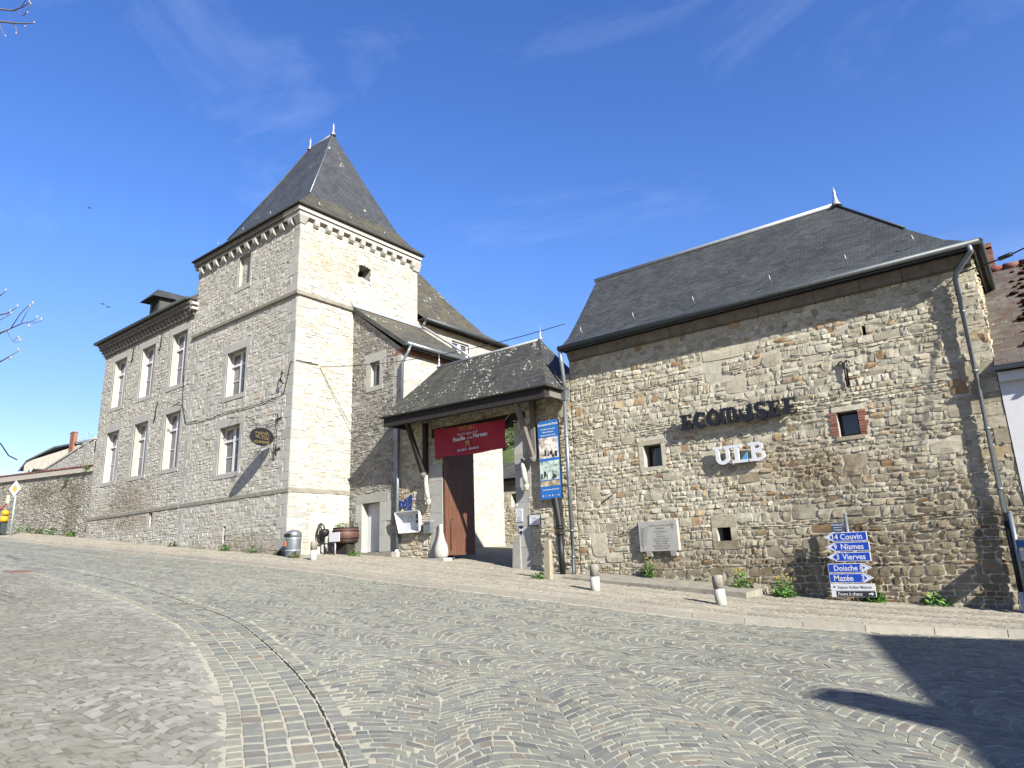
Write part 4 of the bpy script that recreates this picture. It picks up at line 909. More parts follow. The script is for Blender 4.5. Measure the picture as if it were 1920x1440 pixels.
# ------------------------------------------------------------------ annex (lean-to) and rear wing
def build_annex():
    T = Thing('stone_annex', (-21.1, 20, 1.7), 'lean-to stone annex with mono-pitch slate roof, small window and white door, against the tower', 'annex')
    F = FY(18.0); G = FX(-19.6); rs = np.random.RandomState(12); mats = [M['annex'], M['annex_mortar'], M['dressed'], M['tower'], M['tower_mortar'], M['brick']]
    vt = lambda u: 12.3+(u+22.7)*(9.95-12.3)/3.1
    door = (-21.88, -20.81, 1.95, 3.87); win = (-21.55, -20.92, 8.65, 9.71)
    mb = MB()
    face(mb, F, -22.7, -19.6, .9, 12.3, [door+(.36,), win+(.36,)], [(-22.3, -21.88, 1.9, 4.22), (-20.81, -20.12, 1.9, 4.22), (-22.3, -20.3, 3.87, 4.25), surr_rect(*win, .3, .38, .24), (-20.05, -19.6, 4.6, 9.9)], seed=41, relief=.03, hmin=.07, hmax=.17, wmin=.12, wmax=.45, joint=.018, vt=vt, mats=(0, 1, 2))
    quoins(mb, F, -19.6, -1, 4.6, 9.7, 2, rs, .015, .25, .45, .42)
    for k in range(3): mb.fbox(F, -20.1+.15*k, -19.61, 9.72+.075*k, 9.785+.075*k, -.03, .02, 5)
    # door surround
    mb.fbox(F, -22.25, -20.3, 3.875, 4.22, -.03, .02, 2)
    v = 1.95
    for k, h in enumerate((.62, .55, .75)):
        mb.fbox(F, -22.27+(.16 if k % 2 else 0), -21.885, v+.004, v+h-.004, -.03, .02, 2); mb.fbox(F, -20.805, -20.12-(.32 if k == 1 else 0), v+.004, v+h-.004, -.03, .02, 2); v += h
    face(mb, G, 18.0, 21.84, .9, 9.75, [], [(18.0, 18.3, 1, 10)], seed=42, relief=.016, mats=(3, 4, 2), joint=.018, warp=.02, hmin=.1, hmax=.22)
    quoins(mb, G, 18.0, 1, 1, 9.7, 2, rs, .012, .5, .3, .42)
    mb.fbox(G, 18.0, 21.84, 9.75, 10.0, -.03, .03, 5)
    mb.poly([(-19.6, 21.84, .9), (-22.7, 21.84, .9), (-22.7, 21.84, 12.3), (-19.6, 21.84, 10)], 4)
    T.part(mb, 'wall', mats)
    window(T, F, *win, depth=.24, tr=0, bars=0, sur=True, seed=44, glass='glass_dark', jw=.3, lh=.38, cols=1)
    d = MB()
    for k in range(5): d.fbox(F, -21.86+k*.208, -21.86+k*.208+.204, 1.97, 3.86, -.34, -.30)
    do = T.part(d, 'door', M['white_wood']); h = MB(); h.tube([F(-20.95, 2.9, -.3), F(-20.95, 2.9, -.24), F(-21.05, 2.9, -.23)], .012, 6); T.part(h, 'handle', M['castiron'], do)
    # roof
    rb = MB(); a0, a1, b1, b0 = (-19.2, 17.86, 10.07), (-19.2, 21.95, 10.07), (-22.69, 21.95, 12.55), (-22.69, 17.86, 12.55)
    rb.poly([a0, a1, b1, b0], 0, [(0, 0), (4.1, 0), (4.1, 4.28), (0, 4.28)])
    lo_ = [(p[0], p[1], p[2]-.2) for p in (a0, a1, b1, b0)]; rb.poly(lo_[::-1], 1)
    for p, q, r_, s_ in ((lo_[3], lo_[0], a0, b0), (lo_[0], lo_[1], a1, a0), (lo_[1], lo_[2], b1, a1)): rb.poly([p, q, r_, s_], 2, [(0, 0), (4.3, 0), (4.3, .2), (0, .2)])
    ro = T.part(rb, 'roof', [M['slate_annex'], M['dark_wood'], M['slate']])
    fl = MB(); fl.box8([(-22.71, 17.84, 12.5), (-22.5, 17.84, 12.45), (-22.5, 22.0, 12.45), (-22.71, 22.0, 12.5), (-22.71, 17.84, 12.72), (-22.68, 17.84, 12.72), (-22.68, 22.0, 12.72), (-22.71, 22.0, 12.72)]); T.part(fl, 'flashing', M['zinc_light'], ro)
    g = MB(); g.tube([(-19.12, 17.82, 10.02), (-19.12, 21.95, 10.02)], .085, 10); T.part(g, 'gutter', M['zinc'])
    p = MB(); p.tube([(-19.12, 18.02, 9.96), (-19.16, 17.95, 9.7), (-19.45, 17.9, 9.3), (-19.5, 17.9, 6.9)], .06, 10); p.tube([(-19.62, 17.86, 6.6), (-19.68, 17.86, 2.0)], .058, 10); p.tube([(-19.68, 17.86, 2.0), (-19.68, 17.86, 1.5)], .07, 10, 1)
    for z in (5.0, 3.2): p.tube([(-19.66, 17.86, z), (-19.66, 17.86, z+.05)], .068, 10)
    T.part(p, 'drainpipe', [M['zinc'], M['white_paint']])
build_annex()
def build_rear():
    T = Thing('rear_wing', (-26.8, 25, 1.9), 'rear stone wing with hipped slate roof and small white window, behind the tower', 'house')
    G = FX(-22.7); mb = MB(); win = (24.25, 25.55, 11.65, 12.45)
    face(mb, G, 21.84, 28.1, 1, 12.85, [win+(.34,)], [surr_rect(*win, .25, .25)], seed=51, relief=.016, mats=(0, 1, 2), joint=.018)
    mb.poly([(-22.7, 28.1, 1), (-31, 28.1, 1), (-31, 28.1, 12.85), (-22.7, 28.1, 12.85)], 1); mb.poly([(-31, 28.1, 1), (-31, 21.84, 1), (-31, 21.84, 12.85), (-31, 28.1, 12.85)], 1)
    T.part(mb, 'wall', [M['tower'], M['tower_mortar'], M['dressed']]); window(T, G, *win, depth=.08, tr=0, bars=0, seed=52, glass='glass_dark', jw=.25, lh=.25)
    rb = MB(); hip_roof(rb, -31.35, -22.3, 21.9, 28.4, 12.95, -26.8, -26.8, 21.9, 24.4, 18.6, [(0, 0), (.22, .13), (.5, .42), (1, 1)], [0, 0, 0], .08, 1, 'RBL'); T.part(rb, 'roof', [M['slate_annex'], M['dark_wood']])
    g = MB(); g.tube([(-22.22, 21.95, 12.9), (-22.22, 28.35, 12.9)], .09, 10); T.part(g, 'gutter', M['gutter'])
    p = MB(); p.tube([(-22.3, 22.05, 12.86), (-22.45, 22.05, 12.7), (-22.6, 22.04, 12.62), (-22.3, 22.02, 12.42), (-20.6, 22.02, 11.22), (-19.2, 22.02, 10.2)], .06, 10); T.part(p, 'drainpipe', M['zinc_light'])
build_rear()
# ------------------------------------------------------------------ gateway
def build_gate():
    T = Thing('gateway', (-15.7, 18.2, 1.3), 'wide gateway opening in a stone wall under a lichen covered slate porch roof', 'gateway')
    F = FY(18.0); rs = np.random.RandomState(14); mats = [M['barn'], M['barn_mortar'], M['dressed'], M['dark_wood'], M['pale']]
    mb = MB(); op = (-17.38, -14.0, .6, 6.35)
    face(mb, F, -19.58, -11.64, .4, 7.3, [op+(.55,)], [(-17.98, -17.38, .4, 5.0), (-14.0, -13.45, .4, 5.5)], seed=61, relief=.036, hmin=.08, hmax=.2, wmin=.12, wmax=.42, joint=.02, warp=.03, rough=1.15)
    # pier blocks
    for (a, b, z0, z1) in ((-17.98, -17.38, 1.0, 5.0), (-14.0, -13.45, .7, 5.5)):
        v = z0; k = 0
        while v < z1-.05:
            h = min(rs.uniform(.45, .8), z1-v); e = rs.uniform(0, .1)
            mb.fbox(F, a-(e if a < -15 else 0), b+(e if a > -15 else 0), v+.004, v+h-.004, -.56, .03*rs.uniform(.7, 1.1), 2); v += h
    back = FY(18.55); fb = lambda u, v, d=0.0: (u, 18.55+d, v)
    for (a, b, c, d) in ((-19.58, -17.38, .4, 7.3), (-14.0, -11.64, .4, 7.3), (-17.38, -14.0, 6.35, 7.3)): mb.poly([(b, 18.55, c), (a, 18.55, c), (a, 18.55, d), (b, 18.55, d)], 1)
    mb.fbox(F, -17.9, -13.5, 6.0, 6.345, -.5, .04, 3)
    T.part(mb, 'wall', mats)
    zf = lambda x: 6.86+(x+19.43)*(-.13/7.76)
    rb = MB(); rings = hip_roof(rb, -19.38, -11.64, 16.66, 20.25, zf, -18.0, -13.07, 18.5, 18.5, 8.9, [(0, 0), (.18, .15), (1, 1)], [0, 0], .05, 1); ro = T.part(rb, 'roof', [M['slate_gate'], M['dark_wood']])
    r = MB(); r.tube([(-18.1, 18.5, 8.92), (-13.0, 18.5, 8.92)], .055, 8); T.part(r, 'ridge_cap', M['zinc_light'], ro)
    for x in (-18.0, -13.07):
        fi = MB(); fi.lathe([(.1, 0), (.05, .1), (.02, .25), (.04, .3), (.012, .36), (.006, .55)], (x, 18.5, 8.9), 8); T.part(fi, 'finial', M['zinc_light'], ro)
    h = MB(); h.tube([(-15.9, 17.9, 8.3), (-15.88, 17.8, 8.35), (-15.9, 17.78, 8.5)], .014, 5); T.part(h, 'roof_hook', M['zinc_light'], ro)
    e = MB(); 
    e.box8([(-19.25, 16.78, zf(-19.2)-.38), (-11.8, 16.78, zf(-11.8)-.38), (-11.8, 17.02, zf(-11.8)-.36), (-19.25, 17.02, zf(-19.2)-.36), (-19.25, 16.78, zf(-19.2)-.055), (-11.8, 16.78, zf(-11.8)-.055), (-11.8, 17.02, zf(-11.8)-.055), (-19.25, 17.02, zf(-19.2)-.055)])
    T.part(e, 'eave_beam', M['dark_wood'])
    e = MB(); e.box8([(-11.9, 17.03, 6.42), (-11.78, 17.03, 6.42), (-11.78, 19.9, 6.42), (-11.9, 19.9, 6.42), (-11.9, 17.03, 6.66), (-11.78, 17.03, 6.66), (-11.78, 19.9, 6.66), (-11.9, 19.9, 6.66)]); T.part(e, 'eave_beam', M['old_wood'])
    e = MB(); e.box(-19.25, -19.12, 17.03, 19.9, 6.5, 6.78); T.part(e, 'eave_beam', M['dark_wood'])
    for x in [-18.9+k*.62 for k in range(12)]:
        e = MB(); e.box8([(x, 17.03, 6.60), (x+.1, 17.03, 6.60), (x+.1, 18.3, 7.3), (x, 18.3, 7.3), (x, 17.03, 6.68), (x+.1, 17.03, 6.68), (x+.1, 18.3, 7.42), (x, 18.3, 7.42)]); T.part(e, 'rafter', M['dark_wood'])
    for x in (-18.15, -13.08):
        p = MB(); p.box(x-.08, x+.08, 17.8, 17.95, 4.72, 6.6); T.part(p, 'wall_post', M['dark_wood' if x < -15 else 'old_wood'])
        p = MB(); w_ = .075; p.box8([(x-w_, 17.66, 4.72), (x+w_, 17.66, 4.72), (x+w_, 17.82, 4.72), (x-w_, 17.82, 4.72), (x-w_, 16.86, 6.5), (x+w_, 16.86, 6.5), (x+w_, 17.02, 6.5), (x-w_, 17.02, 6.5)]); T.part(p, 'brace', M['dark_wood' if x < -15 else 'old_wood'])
        p = MB(); p.lathe([(.05, 0), (.1, .06), (.12, .14), (.1, .2)], (x, 17.76, 4.53), 10); T.part(p, 'post_foot', M['old_wood'])
    for pts in ([(-18.1, 17.86, 4.62), (-18.04, 17.8, 4.3), (-17.95, 17.76, 3.95), (-17.9, 17.78, 3.66)], [(-13.62, 17.92, 4.72), (-13.5, 17.78, 4.45), (-13.42, 17.74, 4.1), (-13.4, 17.78, 3.8)]):
        c = MB(); c.tube(pts, [.07, .085, .09, .075], 10)
        p = Vector(pts[-1]); c.lathe([(.05, -.14), (.08, -.1), (.08, -.06), (.1, -.04), (.1, 0), (.085, .02), (.1, .04), (.1, .07)], p, 12); T.part(c, 'stone_console', M['dressed'])
    g = MB(); g.lathe([(.2, 0), (.255, .1), (.265, .25), (.24, .42), (.17, .62), (.11, .82), (.085, 1.0), (.08, 1.2)], (-17.47, 17.97, 1.62), 14); T.part(g, 'guard_stone', M['dressed'])
    g = MB(); g.box(-17.95, -17.05, 17.65, 18.1, 1.2, 1.64); T.part(g, 'pier_plinth', M['dressed'])
    g = MB(); g.box8([(-14.2, 17.9, 1.1), (-13.85, 17.9, 1.1), (-13.85, 18.3, 1.1), (-14.2, 18.3, 1.1), (-14.18, 17.95, 2.1), (-13.88, 17.95, 2.3), (-13.88, 18.2, 2.3), (-14.18, 18.2, 2.2)]); T.part(g, 'guard_stone', M['annex'])
    # door leaves folded back into the passage
    for (x0, x1, y0, y1, nm) in ((-17.36, -17.29, 18.02, 19.62, 0),):
        d = MB(); y = y0
        while y < y1-.02: d.box(x0, x1, y, min(y+.2, y1)-.006, 1.72, 6.3); y += .2
        do = T.part(d, 'door', M['door'])
        b = MB(); b.tube([(x1+.03, y0+.25, 1.9), (x1+.03, y0+.25, 2.9), (x1+.06, y0+.33, 3.0)], .018, 6); T.part(b, 'bolt', M['castiron'], do)
    d = MB()
    for k in range(8): d.box(-14.02-.075, -14.02-.01, 18.6+k*.2, 18.79+k*.2, 1.5, 6.2)
    d.box(-14.02-.12, -14.02-.076, 18.65, 20.1, 2.9, 3.05)
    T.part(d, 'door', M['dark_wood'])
build_gate()
# ------------------------------------------------------------------ things on and beside the walls
F18 = FY(18.0); FP = FY(17.88)
ink = plain('sign_ink', (.03, .03, .035), .6, noise=.05); white_ink = plain('white_ink', (.80, .81, .82), .5, noise=.02); grey_ink = plain('grey_ink', (.33, .34, .36), .6, noise=.05)
gold = plain('gold_ink', (.55, .38, .07), .45, .0, noise=.2); signblue = plain('sign_blue', (.012, .075, .52), .38, noise=.04); pblue = plain('poster_blue', (.03, .20, .62), .4, noise=.06)
def photo_mat(name, cols, sc):
    m, nt, b, N, L = newmat(name); b.inputs['Roughness'].default_value = .35
    g = N('ShaderNodeNewGeometry'); n = N('ShaderNodeTexNoise'); n.inputs['Scale'].default_value = sc; n.inputs['Detail'].default_value = 5; n.inputs['Roughness'].default_value = .7; L(g.outputs['Position'], n.inputs['Vector'])
    r = N('ShaderNodeValToRGB'); e = r.color_ramp.elements
    while len(e) < len(cols): e.new(.5)
    for k, c in enumerate(cols): e[k].position = .32+.36*k/(len(cols)-1); e[k].color = tuple(c)+(1,)
    L(n.outputs['Fac'], r.inputs[0]); L(r.outputs[0], b.inputs['Base Color']); return m
def build_wall_things():
    # red banner in the gateway
    T = Thing('banner', (-15.97, 17.9, 5.2), 'dark red fabric banner hung across the gateway, dates and yellow emblem on it', 'banner')
    mb = MB(); n, m_ = 24, 10; u0, u1 = -17.63, -14.27
    V = []
    for j in range(m_+1):
        for i in range(n+1):
            a, b = i/n, j/m_; top = 6.30-.13*a; bot = 5.19-.03*a+.02*math.sin(a*9)
            V.append((u0+(u1-u0)*a+.02*math.sin(b*5)*(1-a), 17.86-.03*math.sin(a*7+b*3)-.05*math.sin(math.pi*a)*b+.01*math.sin(a*31+b*11), bot+(top-bot)*b-.03*math.sin(math.pi*a)*b))
    b0 = mb.add_v(V); mb.quads([(b0+j*(n+1)+i, b0+j*(n+1)+i+1, b0+(j+1)*(n+1)+i+1, b0+(j+1)*(n+1)+i) for j in range(m_) for i in range(n)], 0, True)
    b1 = mb.add_v([(x, y+.012, z) for x, y, z in V]); mb.quads([(b1+j*(n+1)+i, b1+(j+1)*(n+1)+i, b1+(j+1)*(n+1)+i+1, b1+j*(n+1)+i+1) for j in range(m_) for i in range(n)], 0, True)
    cl = T.part(mb, 'cloth', plain('red_banner', (.42, .012, .035), .6, noise=.08, nscale=2))
    FB = FY(17.80)
    for body, size, z, mt, bold, u in (('1917-2017', .2, 6.05, gold, .004, -15.95), ('Sous le signe de la', .135, 5.88, white_ink, 0, -15.95), ('Faucille', .2, 5.70, white_ink, .006, -16.36), ('et du', .12, 5.71, white_ink, 0, -15.86), ('Marteau', .2, 5.72, white_ink, .006, -15.36), ('18/11/2017 - 08/10/2018', .105, 5.31, white_ink, .002, -15.95)):
        text('lettering', body, size, FB, u, z, 0, mt, T, cl, bold=bold)
    e = MB(); ribbon(e, FB, (-15.95, 5.55), arc(0, 0, .085, .09, -60, 200, 12), [.012]+[.045]*11+[.012], -.002, .004); ribbon(e, FB, (-15.95, 5.55), [(-.13, -.14), (.06, .06)], .022, .004, .008); ribbon(e, FB, (-15.95, 5.55), [(.13, -.14), (-.04, .05)], .022, .004, .009); ribbon(e, FB, (-15.95, 5.55), [(-.08, .02), (.0, .1)], .05, .004, .01)
    T.part(e, 'emblem', gold, cl)
    e = MB()
    for (x, z, dx, dz) in ((u0, 6.3, -.3, .25), (u1, 6.15, .3, .25), (u0, 5.2, -.25, -.05), (u1, 5.18, .28, -.05)): e.tube([(x, 17.86, z), (x+dx, 17.9, z+dz)], .008, 5)
    T.part(e, 'rope', M['white_paint'])
    # tall blue information panel
    T = Thing('information_panel', (-12.45, 17.9, 3.3), 'tall narrow blue panel with three photographs, on the wall right of the gateway', 'panel')
    Fp = FY(17.80); u0, u1, z0, z1 = -12.86, -12.07, 3.33, 5.84
    mb = MB(); mb.fbox(FY(17.86), u0-.02, u1+.02, z0-.02, z1+.02, -.02, .03, 0); pn = T.part(mb, 'frame', M['zinc'])
    mb = MB(); mb.fbox(FY(17.86), u0, u1, z0, z1, .031, .05, 0); pn = T.part(mb, 'panel', pblue)
    uc = (u0+u1)/2
    for body, size, z, b in (('Ecomusée du Viroin', .105, 5.69, .003), ('Exposition permanente', .062, 5.55, .001), ("Métiers d'Autrefois", .062, 5.45, .001), ('Sabotier, tourneur, forge...', .062, 5.35, .001), ('www.ecomuseeduviroin.be', .062, 3.60, .001)):
        text('lettering', body, size, Fp, uc, z, -.008, white_ink, T, pn, bold=b, sx=.92)
    rs = random.Random(5)
    for k, (za, zb, cols) in enumerate(((4.62, 5.29, [(.05, .05, .05), (.30, .25, .2), (.62, .58, .5), (.2, .2, .22)]), (3.93+.0, 4.53, [(.03, .04, .04), (.35, .42, .36), (.62, .64, .5)]), (3.73, 3.86, [(.1, .08, .05), (.5, .42, .25)]))):
        if k == 2: continue
        g = MB(); g.fbox(FY(17.86), u0+.02, u1-.02, za, zb, .051, .056); ph = T.part(g, 'photograph', photo_mat('photo_a%d' % k, cols, 4.5), pn)
        d = MB()
        for q in range(9):
            a = u0+.06+rs.random()*.6; h = rs.uniform(.06, .26); w_ = rs.uniform(.03, .1); d.fbox(FY(17.86), a, min(a+w_, u1-.03), za+.01+rs.random()*.1, za+.02+h, .0565, .0568+.0004*q)
        T.part(d, 'figures', plain('photo_dark%d' % k, (.05, .05, .055), .4, noise=.5, nscale=20), pn)
    # third photograph: courtyard
    g = MB(); g.fbox(FY(17.86), u0+.02, u1-.02, 3.73, 3.90, .051, .056); T.part(g, 'photograph', photo_mat('photo_c', [(.06, .05, .04), (.3, .24, .15), (.55, .47, .3)], 6), pn)
    for k in range(6):
        g = MB(); g.lathe([(.0, 0), (.022, 0), (.022, .004), (0, .004)], (0, 0, 0), 10); 
        o = T.part(MBdisc(Fp, u0+.1+k*.12, 3.43, .025, -.006), 'logo', (white_ink, gold, white_ink, white_ink, gold, white_ink)[k], pn)
    # small signs right of the gate
    T = Thing('museum_plate', (-13.87, 17.9, 2.72), 'white upright plate with a house outline on the right gate pier', 'plate')
    g = MB(); g.fbox(F18, -14.02, -13.73, 2.70, 3.12, .035, .055); p = T.part(g, 'panel', M['white_paint'])
    e = MB(); ribbon(e, F18, (-13.875, 2.9), [(-.1, 0), (-.1, .09), (0, .17), (.1, .09), (.1, 0)], .014, .056, .06); ribbon(e, F18, (-13.875, 2.9), [(-.05, -.01), (0, .09), (.05, -.01)], .012, .056, .06); ribbon(e, F18, (-13.875, 2.9), [(-.09, -.05), (.09, -.05)], .02, .056, .06); ribbon(e, F18, (-13.875, 2.9), [(-.09, -.1), (.09, -.1)], .016, .056, .06); ribbon(e, F18, (-13.875, 2.9), [(-.09, -.15), (.09, -.15)], .03, .056, .06)
    T.part(e, 'emblem', grey_ink, p)
    T = Thing('history_plate', (-13.24, 17.9, 2.55), 'white landscape plate of small text in a dark frame, below the blue panel', 'plate')
    g = MB(); g.fbox(F18, -13.48, -13.0, 2.53, 2.90, .04, .06); p = T.part(g, 'frame', ink); g = MB(); g.fbox(F18, -13.455, -13.025, 2.555, 2.875, .0605, .066); p = T.part(g, 'panel', M['white_paint'])
    e = MB()
    for k in range(9): e.fbox(F18, -13.36+.02*(k % 3), -13.12-.03*((k*2) % 3), 2.60+k*.026, 2.608+k*.026, .0665, .068)
    for a in (-13.43, -13.1): e.fbox(F18, a, a+.05, 2.81, 2.85, .0665, .068)
    T.part(e, 'lettering', grey_ink, p)
    T = Thing('shield_sign', (-13.82, 17.9, 2.28), 'small blue and white heritage shield on the right gate pier', 'sign')
    g = MB(); P = [(-13.9, 2.56), (-13.9, 2.40), (-13.82, 2.27), (-13.74, 2.40), (-13.74, 2.56)]
    g.faces([F18(*q, .035) for q in P]+[F18(*q, .045) for q in P], [(4, 3, 2, 1, 0), (5, 6, 7, 8, 9)]+[(i, (i+1) % 5, 5+(i+1) % 5, 5+i) for i in range(5)]); p = T.part(g, 'panel', plain('navy', (.01, .02, .09), .4))
    g = MB(); g.faces([F18(*q, .047) for q in ((-13.9, 2.5), (-13.82, 2.44), (-13.74, 2.5), (-13.74, 2.36), (-13.82, 2.42), (-13.9, 2.36))], [(5, 4, 3, 2, 1, 0)[::-1]]); T.part(g, 'emblem', white_ink, p)
    g = MB(); g.fbox(F18, -14.02, -13.93, 3.2, 3.29, .035, .045); solo(g, 'number_plate', M['white_paint'], (-13.97, 17.96, 3.2), 'tiny blank white plate above the house outline plate', 'plate')
    # display case left of the gate
    T = Thing('display_case', (-19, 17.85, 2.6), 'white metal notice case with flared sides and a dark poster, left of the gateway', 'notice board')
    a0, a1, z0, z1 = -19.42, -18.46, 2.70, 3.26; b0, b1, y0, y1 = -19.64, -18.36, 2.60, 3.36
    g = MB(); g.fbox(F18, a0, a1, z0, z1, .03, .05); p = T.part(g, 'back_panel', M['white_paint'])
    fr = MB(); I = [(a0, z0, .05), (a1, z0, .05), (a1, z1, .05), (a0, z1, .05)]; O = [(a0-.04, y0, .24), (a1+.06, y0, .24), (b1, y1, .3), (b0, y1, .3)]
    for k in range(4):
        k2 = (k+1) % 4; q = [I[k], I[k2], O[k2], O[k]]; up = (0, -.02, 0) if k == 0 else (.02, 0, 0) if k == 1 else (0, .02, 0) if k == 2 else (-.02, 0, 0)
        fr.box8([F18(*x) for x in q]+[F18(x[0]+up[0], x[1]+up[1], x[2]) for x in q])
    T.part(fr, 'frame', M['white_paint'])
    g = MB(); g.fbox(F18, -18.74, -18.5, 2.94, 3.24, .051, .056); po = T.part(g, 'poster', ink, p)
    g = MB(); g.fbox(F18, -18.71, -18.64, 3.03, 3.1, .057, .059); g.fbox(F18, -18.61, -18.54, 3.03, 3.1, .057, .059); g.fbox(F18, -18.72, -18.52, 3.15, 3.17, .057, .059); T.part(g, 'lettering', white_ink, p)
    g = MB(); g.tube([F18(-19.06+.12*math.cos(t), 3.1+.1*math.sin(t), .053) for t in [k*math.pi/8 for k in range(17)]], .006, 4); T.part(g, 'drawing', grey_ink, p)
    # letter box
    T = Thing('letter_box', (-18.02, 17.85, 2.52), 'grey steel letter box on the left gate pier', 'letter box')
    g = MB(); g.fbox(F18, -18.19, -17.86, 2.52, 2.93, .03, .2); b = T.part(g, 'box', M['zinc']); g = MB(); g.fbox(F18, -18.15, -17.9, 2.84, 2.87, .2, .205); T.part(g, 'slot', ink, b)
    g = MB(); g.box8([F18(-18.21, 2.93, .22), F18(-17.84, 2.93, .22), F18(-17.84, 2.93, .02), F18(-18.21, 2.93, .02), F18(-18.21, 2.95, .22), F18(-17.84, 2.95, .22), F18(-17.84, 2.98, .02), F18(-18.21, 2.98, .02)]); T.part(g, 'lid', M['zinc_light'], b)
    # blue cut-out emblem
    T = Thing('blue_emblem', (-19.27, 17.9, 3.42), 'weathered blue cut-out figure with cream flecks, above the notice case', 'emblem')
    rs = random.Random(9); g = MB()
    pts = [(-19.62, 3.62), (-19.5, 3.5), (-19.35, 3.58), (-19.25, 3.46), (-19.12, 3.42), (-18.98, 3.4), (-18.94, 3.7), (-18.93, 4.0), (-19.08, 3.98), (-19.2, 3.82), (-19.3, 3.88), (-19.42, 3.78), (-19.58, 3.82)]
    n = len(pts); g.faces([F18(*q, .045) for q in pts]+[F18(*q, .065) for q in pts], [tuple(reversed(range(n))), tuple(range(n, 2*n))]+[(i, (i+1) % n, n+(i+1) % n, n+i) for i in range(n)])
    p = T.part(g, 'plate', plain('faded_blue', (.02, .05, .22), .6, noise=.3))
    g = MB()
    for k in range(22):
        x = rs.uniform(-19.55, -18.98); z = rs.uniform(3.5, 3.85)
        g.faces([F18(x+rs.uniform(-.05, .05), z+rs.uniform(-.05, .05), .0665+.0002*k) for _ in range(3)], [(0, 1, 2), (2, 1, 0)])
    T.part(g, 'flecks', M['pale'], p)
    # memorial plaque
    T = Thing('memorial_plaque', (-8.88, 17.9, 1.6), 'carved grey memorial stone with palm branch and inscription, on two brackets', 'plaque')
    Fq = F18; g = MB(); g.fbox(Fq, -9.48, -8.30, 1.60, 2.42, .02, .16); p = T.part(g, 'slab', M['dressed'])
    for a in (-9.3, -8.56):
        g = MB(); g.box8([Fq(a, 1.46, .13), Fq(a+.17, 1.46, .13), Fq(a+.17, 1.46, -.02), Fq(a, 1.46, -.02), Fq(a, 1.598, .16), Fq(a+.17, 1.598, .16), Fq(a+.17, 1.598, -.02), Fq(a, 1.598, -.02)]); T.part(g, 'bracket', M['dressed'])
    carve = plain('carved_letters', (.27, .265, .24), .9, noise=.1); Fl = FY(17.838)
    for k, (body, sz) in enumerate((('HOMMAGE DE LA POPULATION', .055), ('A SES HEROS', .06), ('ET A LA RESISTANCE', .05))): text('inscription', body, sz, Fl, -8.83, 2.28-k*.085, 0, carve, T, p, extrude=.001, sx=.8)
    for k, body in enumerate(("C'EST ICI QUE", 'SUR LE 3 ET 4 MAI 1944', 'FURENT ASSASSINES', 'POUR LA PATRIE', 'DES MEMBRES DU M.N.B.', 'GROUPE DE VIERVES')): text('inscription', body, .056, Fl, -8.80, 1.98-k*.066, 0, carve, T, p, extrude=.001, sx=.85)
    g = MB(); ribbon(g, Fl, (0, 0), [(-8.95, 2.065), (-8.72, 2.065)], .014, -.001, .002)
    ribbon(g, Fl, (-9.36, 1.64), [(0, 0), (-.03, .2), (-.02, .4), (.05, .62)], .014, -.001, .002)
    for k in range(9):
        y = .08+k*.06; ribbon(g, Fl, (-9.36, 1.64), [(-.02+k*.004, y), (-.09+k*.003, y+.09)], [.02, .004], -.001, .002); ribbon(g, Fl, (-9.36, 1.64), [(-.02+k*.006, y), (.07+k*.006, y+.07), (.1+k*.012, y+.06)], [.016, .014, .003], -.001, .002)
    g.fbox(Fl, -8.46, -8.41, 2.2, 2.36, -.001, .002); g.fbox(Fl, -8.5, -8.37, 2.28, 2.32, -.001, .0024)
    T.part(g, 'palm_carving', carve, p)
def MBdisc(F, u, v, r, d, n=12):
    g = MB(); P = [(u+r*math.cos(2*math.pi*k/n), v+r*math.sin(2*math.pi*k/n)) for k in range(n)]
    g.faces([F(a, b, d-.003) for a, b in P]+[F(a, b, d) for a, b in P], [tuple(range(n, 2*n)), tuple(reversed(range(n)))]+[(i, (i+1) % n, n+(i+1) % n, n+i) for i in range(n)]); return g
build_wall_things()
